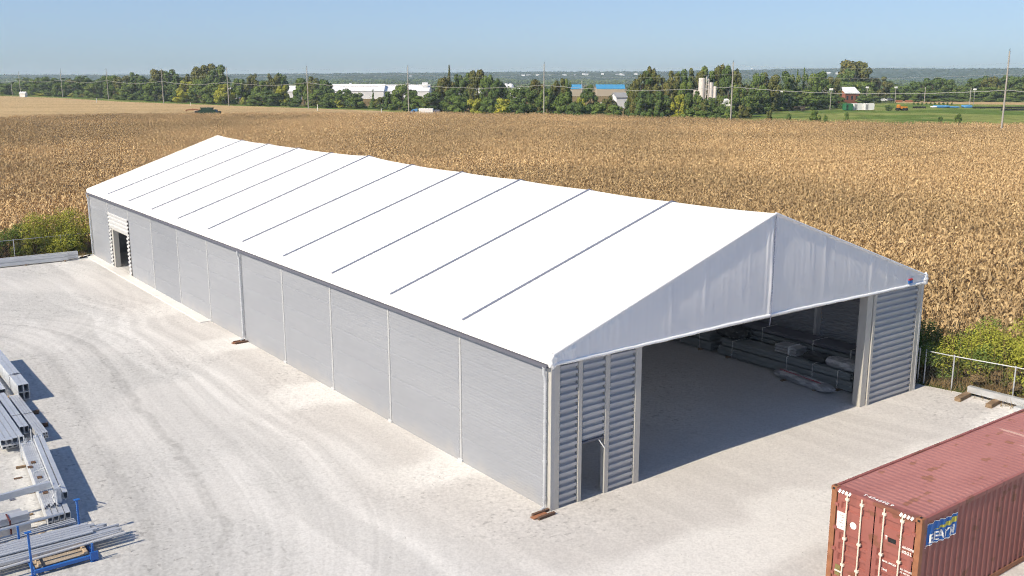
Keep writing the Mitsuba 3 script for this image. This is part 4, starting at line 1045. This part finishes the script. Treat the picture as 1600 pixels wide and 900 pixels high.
# far woods on the plain: masses nobody can count
m, uv = None, None
rw = np.random.default_rng(5)
for i in range(3):
    C = [(rw.uniform(-20, 20), rw.uniform(-9, 9), rw.uniform(4, 8)) for _ in range(22)]
    m, uv = leaf_cloud(rw, C, [rw.uniform(3, 5) for _ in C], 1100, 1.1)
    scene[f'woods_{i}'] = {'type': 'shapegroup', 'crowns': mikit.ply(m, (D, M, D)[i], uv=uv)}
wi = 0
for Z, dens, pxr in ((760, 34, (-80, 300)), (900, 30, (-80, 420)), (900, 26, (420, 1000)), (1250, 60, (-120, 2100)), (1600, 60, (-120, 2100)), (1900, 60, (-120, 2100)), (2350, 70, (-120, 2100)), (2650, 80, (-120, 2100)), (1000, 20, (1340, 1680))):
    for _ in range(dens):
        px = rw.uniform(*pxr); z = Z * rw.uniform(.93, 1.07)
        if 880 < px < 985 and z < 1400: continue
        x, y = bearing(px, z); wi += 1
        s = rw.uniform(.8, 1.25) * (.95 if Z < 1000 else 1.0)
        group_inst(f'far_woodland__{wi:03d}', f'woods_{wi % 3}', xf((x, y, float(land(px, z)) - .5), -YAW + rw.normal(0, .2), (s * 1.4, s, s * rw.uniform(.85, 1.15))))
labels['far_woodland'] = {'kind': 'stuff', 'label': 'belts of distant dark green woodland across the plain', 'category': 'woodland'}

# near weeds and bushes at the fences
def weed(seed, h, w, n, size, straw=.12, yellow=.10):
    r = np.random.default_rng(seed)
    C, R = [], []
    for i in range(22):
        a, q = r.uniform(0, 2 * PI), math.sqrt(r.uniform(0, 1)); z = h * r.uniform(.15, 1.05) * (1.05 - .55 * q)
        C.append((w * q * math.cos(a), w * q * math.sin(a), z)); R.append(r.uniform(.12, .27) * h)
    m, uv = leaf_cloud(r, C, R, n, size, .5)
    keep = m.triangles_center[:, 2] > 0
    stems = []
    for i in range(34):
        a, q = r.uniform(0, 2 * PI), w * math.sqrt(r.uniform(0, 1)); hh = h * r.uniform(.6, 1.15)
        stems.append(tube([(q * math.cos(a), q * math.sin(a), 0), (q * 1.1 * math.cos(a), q * 1.1 * math.sin(a), hh * .5), (q * 1.25 * math.cos(a) + r.normal(0, .1), q * 1.25 * math.sin(a) + r.normal(0, .1), hh)], .010, 4, .004))
    ctr = [(q[0] * 1.05, q[1] * 1.05, min(h, q[2] * 1.25)) for q in C[:12]]
    m2, uv2 = leaf_cloud(r, ctr, [x * .6 for x in R[:12]], int(n * yellow) + 10, size * .9)
    return m, uv, cat(stems), m2, uv2
for i, (mat, h, w) in enumerate((('leaf_bright', 2.3, 1.1), ('leaf_mid', 2.0, 1.2), ('leaf_bright', 1.6, .9), ('leaf_olive', 1.3, 1.1), ('leaf_straw', .9, 1.0))):
    m, uv, st, m2, uv2 = weed(60 + i, h, w, 12000, .033)
    scene[f'weed_leaf_{i}'] = {'type': 'shapegroup', 'foliage': mikit.ply(m, mat, uv=uv)}
    scene[f'weed_stem_{i}'] = {'type': 'shapegroup', 'stems': mikit.ply(st, 'leaf_straw')}
    scene[f'weed_tip_{i}'] = {'type': 'shapegroup', 'tips': mikit.ply(m2, 'leaf_bright', uv=uv2)}
def weed_at(i, x, y, s, label, group, sz=None):
    k = thing('weed_bush', label, 'bush', group)
    m = xf((x, y, -.03), random.uniform(0, 6), (s, s, s if sz is None else sz))
    group_inst(k + '__foliage', f'weed_leaf_{i}', m); group_inst(k + '__stem', f'weed_stem_{i}', m)
    labels[k + '__stem'] = {'kind': 'stuff'}
    if i < 3:
        group_inst(k + '__flower_tip', f'weed_tip_{i}', m); labels[k + '__flower_tip'] = {'kind': 'stuff'}
right = [(23.2, .9, 1, 1.0), (23.4, -.6, 0, 1.05), (23.5, -2.0, 3, 1.1), (23.9, -3.3, 0, 1.15), (24.0, -4.8, 2, 1.3), (23.6, -6.4, 0, 1.1), (24.6, -1.2, 1, 1.15), (25.0, -3.6, 0, 1.2), (25.2, -6.2, 1, 1.2), (23.1, -1.6, 4, .9), (23.2, -3.0, 4, 1.0), (25.8, -8.2, 0, 1.1), (24.4, -8.4, 2, 1.2), (23.0, 2.6, 1, .9), (22.9, 4.6, 3, 1.0)]
right.sort(key=lambda q: -q[1])
for i, (x, y, g, s) in enumerate(right):
    weed_at(g, x, y, s * 1.22, f'{("yellow green flowering bush", "mid green bush", "yellow green bush", "olive green bush", "dry straw brown bush")[g]} behind the right fence, {words(i)} from the hall', 'bushes behind the right fence')
left = [(-.9, 58.0, 0, 1.2), (-2.2, 58.3, 0, 1.15), (-3.7, 58.4, 2, 1.2), (-5.0, 58.5, 1, 1.0), (-6.3, 58.6, 3, .8), (-7.8, 58.4, 3, 1.0), (-9.2, 58.5, 2, .8), (-10.8, 58.4, 1, .8), (-12.5, 58.5, 3, .9), (-1.4, 57.7, 1, .7), (-4.4, 57.7, 3, .7), (-7.0, 57.7, 2, .7), (-14.5, 58.5, 1, .9)]
left.sort(key=lambda q: -q[0])
for i, (x, y, g, s) in enumerate(left):
    weed_at(g, x, y, s * 1.3, f'{("tall yellow green bush", "mid green bush", "low yellow green bush", "olive green bush")[g]} behind the left fence, {words(i)} from the hall corner', 'bushes behind the left fence')
for i, (x, y, g, s) in enumerate(((9.3, -11.1, 2, .42), (10.4, -11.2, 1, .4), (8.4, -11.6, 4, .4), (11.8, -11.3, 2, .45), (9.7, -12.0, 2, .35))):
    weed_at(g, x, y, s, f'small weed clump on the gravel beside the dark container side, {words(i)} of five', 'weeds beside the container', sz=s * .6)
# dry grass at the yard edges
def tufts(pts, h, n, seed):
    r = np.random.default_rng(seed); V, F, U = [], [], []
    for x, y in pts:
        for _ in range(n):
            a = r.uniform(0, 2 * PI); bx_, by_ = x + r.normal(0, .18), y + r.normal(0, .18); hh = h * r.uniform(.4, 1.2); b = len(V)
            dx, dy = math.cos(a) * .012, math.sin(a) * .012; lx, ly = r.normal(0, .35, 2) * hh
            V += [(bx_ - dx, by_ - dy, 0), (bx_ + dx, by_ + dy, 0), (bx_ + lx, by_ + ly, hh)]; F.append([b, b + 1, b + 2]); t = r.uniform(0, 1); U += [(t, t)] * 3
    return trimesh.Trimesh(V, F, process=False), np.array(U)
rg = np.random.default_rng(8)
pts = [(rg.uniform(21.5, 23.2) , rg.uniform(-9, 1.5)) for _ in range(150)] + [(rg.uniform(-22, -.5), rg.uniform(54.9, 57.6)) for _ in range(330)] + [(rg.uniform(20.7, 23), rg.uniform(1, 56)) for _ in range(300)]
m, uv = tufts(pts, .38, 26, 2)
scene['dry_grass'] = mikit.ply(m, 'leaf_straw', uv=uv); labels['dry_grass'] = {'kind': 'stuff', 'label': 'dry grass along the fences at the yard edge', 'category': 'grass'}

# ---------------------------------------------------------------- fences
def fence(key, pts, h, first=0):
    for (x0, y0), (x1, y1) in zip(pts[:-1], pts[1:]):
        d = math.hypot(x1 - x0, y1 - y0); n = max(1, round(d / 3.2))
        for i in range(n + (1 if (x1, y1) == pts[-1] else 0)):
            x, y = x0 + (x1 - x0) * i / n, y0 + (y1 - y0) * i / n
            put(key, 'post', tube([(x, y, 0), (x, y, h + .06)], .032, 8), 'galv', smooth=50)
        put(key, 'top_rail', tube([(x0, y0, h), (x1, y1, h)], .024, 7), 'fence_pipe', smooth=50)
        ux, uy = (x1 - x0) / d, (y1 - y0) / d
        wires = []
        for s in np.arange(-h, d, .16):      # chain link: two sets of slanted wires
            a, b = max(s, 0), min(s + h, d)
            if b > a:
                for fl in (0, 1):
                    za, zb = (a - s, b - s) if fl == 0 else (h - (a - s), h - (b - s))
                    wires.append(tube([(x0 + ux * a, y0 + uy * a, za + .03), (x0 + ux * b, y0 + uy * b, zb + .03)], .0022, 3))
        put(key, 'chain_mesh', cat(wires), 'wire_grey', kind='stuff')
F1 = thing('chain_fence', 'grey chain link fence with top rail in front of the bushes on the right', 'fence')
fence(F1, [(21.45, .2), (21.62, -1.0), (22.12, -3.4), (22.5, -6.4), (23.2, -12.0)], 1.5)
F2 = thing('chain_fence', 'grey chain link fence behind the yard, left of the hall', 'fence')
fence(F2, [(-24.5, 56.6), (-8.2, 56.8), (-5.1, 56.85), (-1.83, 57.0), (3, 57.1), (21.3, 57.2)], 1.45)
F3 = thing('chain_fence', 'chain link fence in the shade along the right side of the hall', 'fence')
fence(F3, [(21.45, .5), (21.4, 57.2)], 1.5)

# ---------------------------------------------------------------- utility poles and wires
tops = []
for i, (px, Z) in enumerate(sorted(POLES)):
    x, y = bearing(px, Z); zb = float(land(px, Z)); H = top_z(POLE_TOP[px], Z) - .5
    k = thing('utility_pole', f'tall weathered wooden utility pole, {words(i)} from the left', 'utility pole', 'utility poles along the field')
    put(k, 'pole', tube([(x, y, zb - .2), (x, y, zb + H * .5), (x, y, zb + H)], .21, 9, .13), 'pole_wood', smooth=50)
    put(k, 'insulator', tube([(x, y, zb + H), (x, y, zb + H + .5)], .06, 6), 'black')
    d = FWD_H
    for z in (H - 2.2, H - 4.2, 10.0):
        put(k, 'bracket', tube([(x, y, zb + z), (x - d[0] * .45, y - d[1] * .45, zb + z + .12)], .05, 6), 'gutter_grey')
    tops.append((x - d[0] * .45, y - d[1] * .45, zb))
def wire(name, z, sag, r, label):
    pts = []
    ext = [tuple(np.array(tops[0]) * 2 - np.array(tops[1]))] + tops + [tuple(np.array(tops[-1]) * 2 - np.array(tops[-2]))]
    for a, b in zip(ext[:-1], ext[1:]):
        for t in np.linspace(0, 1, 15)[:-1]:
            pts.append((a[0] + (b[0] - a[0]) * t, a[1] + (b[1] - a[1]) * t, a[2] + (b[2] - a[2]) * t + z - sag * 4 * t * (1 - t)))
    solo(name, label, 'cable', tube(pts, r, 5), 'cable', smooth=True)
wire('overhead_cable', 10.1, 1.2, .055, 'thick pale overhead cable sagging from pole to pole along the field')
wire('overhead_wire', 13.4, 1.0, .016, 'thin upper overhead wire running between the utility poles')
wire('overhead_wire', 15.6, .9, .012, 'topmost thin overhead wire between the utility poles')

# ---------------------------------------------------------------- far buildings and vehicles
def placed(px, Z): x, y = bearing(px, Z); return (float(x), float(y), float(land(px, Z)))
def rot(mesh, px, Z, rz=0.0, dz=0.0):
    x, y, z = placed(px, Z); return moved(mesh, (x, y, z + dz), -YAW + rz)
def gable_house(w, d, he, hr, along_x=True):
    """walls and roof of a gabled block centred at the origin, ridge along x"""
    wall = trimesh.convex.convex_hull(np.array([(sx * w / 2, sy * d / 2, z) for sx in (-1, 1) for sy in (-1, 1) for z in (0, he)] + [(sx * w / 2, 0, hr - .08) for sx in (-1, 1)]))
    def slab(s):
        a, b = np.array([s * (d / 2 + .3), he - .1]), np.array([0, hr])
        p = [(x, yy, z + q) for x in (-w / 2 - .3, w / 2 + .3) for (yy, z) in (a, b) for q in (0, .25)]
        return trimesh.convex.convex_hull(np.array(p))
    return wall, cat(slab(1), slab(-1))
def building(name, label, cat_, px, Z, w, d, he, hr, wm, rm, rz=0.0, group=None, wins=0, lift=0.0):
    k = thing(name, label, cat_, group)
    wl, rf = gable_house(w, d, he, hr)
    put(k, 'wall', rot(wl, px, Z, rz, lift), wm); put(k, 'roof', rot(rf, px, Z, rz, lift), rm)
    for i in range(wins):
        xx = -w / 2 + (i + .5) * w / wins
        put(k, 'window', rot(bx(xx - w / wins * .2, xx + w / wins * .2, -d / 2 - .05, -d / 2 + .02, he * .35, he * .75), px, Z, rz, lift), 'window_dark')
    return k
building('warehouse', 'long white warehouse with low gable roof behind the trees, left half', 'warehouse', 566, 560, 29, 24, 4.2, 7.7, 'white_metal', 'white_metal', .05)
building('warehouse', 'white warehouse right half with a small roof unit, beside the fourth pole', 'warehouse', 634, 566, 30, 24, 4.0, 7.3, 'white_metal', 'white_metal', .02)
solo('roof_unit', 'small white roof unit on the right end of the white warehouse', 'roof unit', rot(bx(-1.6, 1.6, -1.5, 1.5, 6.4, 8.8), 667, 562), 'white_metal')
solo('roof_vent', 'small white vent on the white warehouse roof ridge', 'roof vent', rot(bx(-.6, .6, -.6, .6, 7, 8.5), 553, 560), 'white_metal')
building('shed', 'small white shed peeping through the trees between the fifth pole and yellowish tree', 'shed', 467, 520, 5.5, 8, 4.5, 7.2, 'white_metal', 'white_metal', .0)
k = thing('silo_block', 'narrow white block building in the gap left of the fifth pole', 'building')
put(k, 'wall', rot(bx(1.2, 3.6, -3, 3, 0, 8.9), 372, 560), 'white_metal'); put(k, 'annex', rot(bx(-2.2, 1.2, -2, 3, 0, 6.2), 372, 560), 'white_metal')
for i, (px, y, w, h) in enumerate(((715, 137, 3.2, 2.6), (738, 139, 1.9, 2.2), (749, 137, 2.6, 1.6))):
    Z = 430; z = top_z(y + 2, Z)
    building('parked_trailer', f'white box trailer glimpsed through the trees, {words(i)} of three from the left', 'trailer', px, Z, w, 4, max(2.5, z), max(2.9, z + .5), 'white_metal', 'white_metal', 0, 'white trailers behind the trees')
building('office_building', 'white flat building with rounded roof tanks left of the third pole from right', 'building', 798, 520, 9, 10, 5.0, 6.0, 'white_metal', 'white_metal')
for i, px in enumerate((791, 798)):
    d_ = trimesh.creation.icosphere(2, 1.6); solo('roof_tank', f'white domed tank on the flat building, {("left", "right")[i]} of two', 'tank', rot(d_, px, 522, 0, 7.0), 'white_metal', smooth=True)
building('storage_shed', 'white shed with grey roof in front of the tall tree clump', 'shed', 967, 402, 6.2, 7, 4.2, 5.9, 'white_metal', 'grey_roof', .25)
building('storage_shed', 'lower white shed half hidden beside the shed with grey roof', 'shed', 983, 404, 3.2, 5, 3.4, 4.1, 'white_metal', 'white_metal', .1)
solo('parked_van', 'small white van parked among shrubs left of the white shed', 'van', rot(cat(cbox(-2, 2, -.9, .9, .4, 1.5, .15), cbox(-1.2, 1.4, -.8, .8, 1.5, 2.2, .2)), 940, 385, .1, .4), 'white_paint')
building('blue_roof_hall', 'hall with bright blue roof seen left of the dark tree', 'hall', 898, 800, 9, 14, 6.2, 9.4, 'tan_wall', 'blue_roof', 0, 'blue roofed halls')
building('blue_roof_hall', 'long hall with bright blue roof seen right of the dark tree', 'hall', 950, 820, 23, 14, 6.6, 9.8, 'tan_wall', 'blue_roof', 0, 'blue roofed halls')
solo('tan_field', 'pale tan field strip beyond the blue roofed halls', 'field', rot(bx(-60, 60, -40, 40, -.1, .15), 935, 1250), 'stubble_mat') if False else None
structure('far_field', sheet_poly([bearing(*q) for q in [(870, 1080), (990, 1080), (1000, 1350), (860, 1350)]], -9.7), 'stubble_mat')
k = thing('batching_plant', 'pale concrete silo tower rising among the trees left of the second pole from right', 'silo tower')
for dx, r_, h in ((-2.2, 1.05, 12.2), (.6, .9, 10.8), (2.0, .6, 9.6)):
    put(k, 'silo', rot(cat(tube([(dx, 0, 0), (dx, 0, h)], r_, 14)), 1101, 318), 'pink_concrete', smooth=40)
put(k, 'ladder_frame', rot(cat(bx(-1.1, -.9, -1, -.8, 0, 12.6), bx(-.3, -.1, -1, -.8, 0, 12.0), *[bx(-1.1, -.1, -.98, -.85, z, z + .12) for z in np.arange(1, 12, 1.5)]), 1101, 318), 'pink_concrete')
put(k, 'hopper', rot(bx(-4.6, -3.4, -1, 1, 6.2, 8.4), 1101, 318), 'pink_concrete')
for i, (px, w) in enumerate(((1126, 2.8), (1138, 2.2))):
    solo('mixer_drum', f'white mixer drum beside the silo tower, {("left", "right")[i]} of two', 'drum', rot(cat(tube([(-w / 2, 0, 4.6), (-w * .1, 0, 4.8), (w / 2, 0, 5.3)], [.5, .95, .45], 12), bx(-w / 2, w / 2, -.8, .8, 0, 4.0)), px, 316, .3), 'white_paint', smooth=40)
k = building('brick_building', 'red brick building with white mono roof behind the meadow containers', 'building', 1313, 470, 7.6, 8.5, 4.6, 7.2, 'brick', 'white_metal', .3, wins=3)
building('white_roof_building', 'white roofed wing at the left of the red brick building', 'building', 1291, 480, 6.5, 9, 5.2, 6.9, 'white_metal', 'white_metal', .1)
def site_container(px, Z, w, mat, lab):
    k = thing('site_container', lab, 'container', 'containers on the meadow')
    put(k, 'body', rot(cbox(-w / 2, w / 2, -1.2, 1.2, .15, 2.6, .05), px, Z, .15), mat)
    put(k, 'door', rot(bx(-w * .35, -w * .1, -1.24, -1.2, .3, 2.3), px, Z, .15), 'grey_roof' if mat != 'green_paint' else 'dark_green_paint')
site_container(1316, 372, 3.0, 'green_paint', 'green container on the meadow, leftmost of three')
site_container(1330, 374, 3.9, 'strap_white', 'off white container on the meadow, middle of three')
site_container(1347, 374, 4.0, 'white_paint', 'bright white container on the meadow, rightmost of three')
k = thing('dump_truck', 'orange earth mover parked on the meadow', 'earth mover')
put(k, 'cab', rot(cbox(-1.7, -.7, -.8, .8, .6, 2.2, .15), 1399, 372), 'orange'); put(k, 'bed', rot(trimesh.convex.convex_hull(np.array([(-.5, -1.1, .7), (1.6, -1.1, .9), (1.9, -1.1, 1.5), (-.6, -1.1, 1.7), (-.5, 1.1, .7), (1.6, 1.1, .9), (1.9, 1.1, 1.5), (-.6, 1.1, 1.7)])), 1399, 372), 'orange')
for dx in (-1.4, .4, 1.5): put(k, 'wheel', rot(tube([(dx, -1.15, .55), (dx, 1.15, .55)], .55, 14), 1399, 372), 'rubber')
for i, (px, w, h, m_) in enumerate(((1449, 2.5, .35, 'strap_white'), (1460, 6.5, .5, 'tarp_blue'), (1478, 4.5, .3, 'tarp_blue'), (1499, 4.0, .6, 'tarp_blue'))):
    solo('tarp_heap', ('white', 'long bright blue', 'flat blue', 'right end blue')[i] + ' tarpaulin heap on the meadow in front of the far tree line', 'tarpaulin heap', rot(lumpy(w / 2, 1.6, h, 30 + i, 3, .3, 1.2), px, 402), m_, 'tarpaulin heaps', smooth=True)
m, uv = crown(77, 'bush'); scene['crown_brush'] = {'type': 'shapegroup', 'twigs': mikit.ply(m, 'bark', uv=uv)}
x, y = bearing(1242, 362); group_inst('brush_pile', 'crown_brush', xf((x, y, 0), 0, (5.4, 4.0, 2.4)))
labels['brush_pile'] = {'label': 'purplish brown brush pile at the foot of the trees', 'category': 'brush pile'}
def car(px, Z, lab, mat, w=4.4, rz=0.0):
    k = thing('parked_car', lab, 'car')
    put(k, 'body', rot(cat(cbox(-w / 2, w / 2, -.9, .9, .35, 1.05, .12), trimesh.convex.convex_hull(np.array([(a, b, c) for a, c in ((-.9, 1.05), (1.5, 1.05), (-.4, 1.7), (1.2, 1.7)) for b in (-.8, .8)]))), px, Z, rz), mat)
    put(k, 'window', rot(bx(-.5, 1.25, -.86, -.82, 1.12, 1.55), px, Z, rz), 'window_dark')
    for dx in (-w * .3, w * .3): put(k, 'wheel', rot(tube([(dx, -.95, .35), (dx, .95, .35)], .35, 12), px, Z, rz), 'rubber')
car(1368, 495, 'white pickup car parked behind the meadow containers', 'white_paint', 4.8)
car(1378, 500, 'dark car parked right of the white pickup', 'gutter_grey')
for i, px in enumerate((1394, 1409)):
    solo('barrier_board', f'orange red barrier board at the meadow edge, {("left", "right")[i]} of two', 'barrier', rot(bx(-1.8, 1.8, -.05, .05, .2, 1.2), px, 478), 'rusty')
r = np.random.default_rng(3)
for i in range(10):
    px = 1417 + i * 6.5; x, y = bearing(px, 440)
    k = fresh('round_shrub'); group_inst(k + '__crown', KINDS[(D, 'bush')][i % 2], xf((x, y, 0), i, (1.1, 1.1, 1.3)))
    labels[k] = {'label': f'small dark round shrub in the planted line on the meadow, {words(i)} from the left', 'category': 'shrub', 'group': 'line of small shrubs on the meadow'}
for i, (x0, x1, Z) in enumerate(((1416, 1436, 398), (1508, 1590, 396), (1552, 1620, 372))):
    a, b = bearing(x0, Z), bearing(x1, Z); n = 14
    pts_ = [(a[0] + (b[0] - a[0]) * t, a[1] + (b[1] - a[1]) * t, .12) for t in np.linspace(0, 1, n)]
    solo('silt_fence', f'low black silt fence on the meadow, {words(i)} from the left', 'silt fence', cat(*[bx(-.6, .6, -.03, .03, 0, .01)] * 0, *[tube([(p[0], p[1], 0), (p[0], p[1], .8)], .05, 4) for p in pts_], grid(lambda u, v: np.stack([a[0] + (b[0] - a[0]) * u, a[1] + (b[1] - a[1]) * u, v], -1), np.linspace(0, 1, n), np.array([0., .7]))), 'black', 'silt fences on the meadow')
for i, (px, y0, Z, kind) in enumerate(((1212, 143, 372, 'lamp'), (1289, 139, 375, 'lamp'), (1344, 136, 470, 'lamp'), (1388, 136, 470, 'lamp'), (1433, 135, 470, 'pole'), (1503, 136, 430, 'pole'), (1509, 139, 432, 'lamp'), (957 - 50, 125, 600, 'pole'))):
    x, y, zb = placed(px, Z); H = top_z(y0, Z) - zb
    if kind == 'pole':
        solo('short_pole', f'short yellowish timber pole in the distance {("beyond the meadow", "at the right of the tarpaulin heaps", "behind the blue roofed halls")[(px > 1450) + 2 * (px < 1000)]}', 'pole', tube([(x, y, zb), (x, y, zb + H)], .16, 7), 'pole_wood')
    else:
        k = thing('lamp_post', f'lamp post with pale head beyond the field, {words(i if i < 5 else 4)} from the left', 'lamp post', 'lamp posts beyond the field')
        put(k, 'post', tube([(x, y, zb), (x, y, zb + H)], .12, 7), 'pole_wood')
        put(k, 'head', moved(cbox(-.7, .7, -.35, .35, -.35, .45, .15), (x, y, zb + H), -YAW), 'white_paint')
# truck behind the corn
k = thing('semi_truck', 'semi truck with light blue cab and white trailer passing behind the corn', 'truck')
Zt = 306
put(k, 'cab', rot(trimesh.convex.convex_hull(np.array([(a, b, c) for a, c in ((-4.2, .6), (-4.2, 1.5), (-3.3, 2.7), (-1.7, 3.0), (-1.7, .6)) for b in (-1.1, 1.1)])), 663, Zt), 'cab_blue')
put(k, 'window', rot(bx(-3.0, -2.3, -1.14, -1.1, 1.8, 2.5), 663, Zt), 'window_dark')
put(k, 'trailer', rot(cbox(-1.2, 3.2, -1.2, 1.2, 1.1, 3.05, .05), 663, Zt), 'white_paint'); put(k, 'rear_bed', rot(cat(cbox(3.3, 5.2, -1.2, 1.2, 1.0, 2.6, .05)), 663, Zt), 'gutter_grey')
for dx in (-3.4, -.6, 2.0, 4.2): put(k, 'wheel', rot(tube([(dx, -1.2, .5), (dx, 1.2, .5)], .5, 12), 663, Zt), 'rubber')
# combine harvester
k = thing('combine_harvester', 'dark green combine harvester at the edge of the standing corn', 'combine harvester')
Zc = 300
put(k, 'body', rot(trimesh.convex.convex_hull(np.array([(a, b, c) for a, c in ((-2.4, .9), (-2.6, 2.2), (-1.6, 3.0), (2.6, 2.9), (3.2, 2.0), (3.0, .9)) for b in (-1.5, 1.5)])), 331, Zc), 'dark_green_paint')
put(k, 'grain_tank', rot(trimesh.convex.convex_hull(np.array([(a, b, c) for a, c in ((-1.3, 2.9), (1.4, 2.9), (1.9, 3.5), (-1.8, 3.5)) for b in (-1.4, 1.4)])), 331, Zc), 'dark_green_paint')
put(k, 'cab', rot(cbox(-3.6, -2.5, -1, 1, 1.2, 2.7, .12), 331, Zc), 'tan_wall'); put(k, 'window', rot(bx(-3.4, -2.7, -1.05, -1.0, 1.7, 2.5), 331, Zc), 'window_dark')
put(k, 'auger', rot(tube([(-1.4, -1.2, 2.8), (-3.6, -1.6, 3.0), (-5.6, -1.8, 2.9), (-5.8, -1.8, 2.5)], .20, 8), 331, Zc), 'rusty')
put(k, 'chute', rot(trimesh.convex.convex_hull(np.array([(a, b, c) for a, c in ((3.0, 1.6), (3.9, 2.5), (3.9, 2.1), (3.5, 1.0)) for b in (-1.2, 1.2)])), 331, Zc), 'dark_green_paint')
for dx, rr_ in ((-2.0, .95), (2.4, .6)): put(k, 'wheel', rot(tube([(dx, -1.75, rr_), (dx, 1.75, rr_)], rr_, 16), 331, Zc), 'rubber')
put(k, 'header', rot(cat(bx(-5.2, -3.8, -3.0, 3.0, .2, .9)), 331, Zc), 'green_paint')
for i, (px, y0, y1) in enumerate(((162, 152, 158.5), (306, 158, 163), (414, 172, 176.5), (501, 161, 170.8), (599, 167.5, 174))):
    Z = 13.4 * FOC / (y1 - 115.5) if px != 414 else 325; x, y = bearing(px, Z); h = (y1 - y0) * Z / FOC
    solo('marker_post', f'white marker post standing in the stubble, {words(i)} from the left', 'marker post', tube([(x, y, 0), (x, y, h)], .14, 8), 'white_paint', 'marker posts in the stubble')
k = thing('field_hut', 'small white hut with a mast at the far left of the stubble field', 'hut')
wl, rf = gable_house(3.2, 3, 2.2, 3.0); put(k, 'wall', rot(wl, 51, 592), 'white_paint'); put(k, 'roof', rot(rf, 51, 592), 'white_metal')
solo('pole_box', 'white transformer box on the leftmost utility pole', 'box', rot(cbox(-.9, .9, -.6, .6, 5.2, 6.2, .1), 48, 715), 'white_paint')
x, y, zb = placed(34, 610); solo('short_pole', 'short grey pole at the far left beside the white hut', 'pole', tube([(x, y, 0), (x, y, 7.6)], .14, 7), 'pole_wood')
# hillside houses and water tower
hs = [(817, 117.6, 5), (825, 117.2, 6), (839, 117.2, 5), (842, 118.6, 4), (857, 118, 4), (868, 118.6, 4), (880, 117.4, 6), (896, 117, 3), (909, 115.8, 4), (914, 115.8, 5), (938, 115.5, 4), (960, 116.4, 5), (966, 116, 4), (970, 116.2, 3), (989, 115.8, 4), (645, 118, 3), (771, 119.6, 3), (775, 119.4, 3), (1283, 113.8, 5), (1297, 113.4, 5)]
for i, (px, yb, wp) in enumerate(hs):
    Z = 3350; zt = top_z(yb - 1.0, Z); w = wp * Z / FOC
    k = thing('hillside_house', f'tiny pale house on the distant wooded hillside, {words(i)} from the left' if i < 15 else ('tiny pale house on the far hill right of the fourth pole', 'tiny pale house on the hill above the trees, left of a pair', 'tiny pale house on the hill above the trees, right of a pair', 'tiny pale house on the right hillside, left of a pair', 'tiny pale house on the right hillside, right of a pair')[i - 15], 'house', 'houses on the distant hillside')
    wl, rf = gable_house(w, 9, 9, 12); x, y = bearing(px, Z)
    put(k, 'wall', moved(wl, (x, y, zt - 12), -YAW), 'white_paint'); put(k, 'roof', moved(rf, (x, y, zt - 12), -YAW), 'grey_roof' if i % 2 else 'strap_white')
Z = 4200; x, y = bearing(1166, Z); zt = top_z(106.5, Z)
k = thing('water_tower', 'tiny white water tower on the skyline right of the second pole from right', 'water tower')
ball = trimesh.creation.icosphere(2, 4.2); put(k, 'tank', moved(ball, (x, y, zt - 4)), 'white_paint', smooth=True); put(k, 'stem', tube([(x, y, zt - 40), (x, y, zt - 6)], 2.0, 10), 'white_paint')
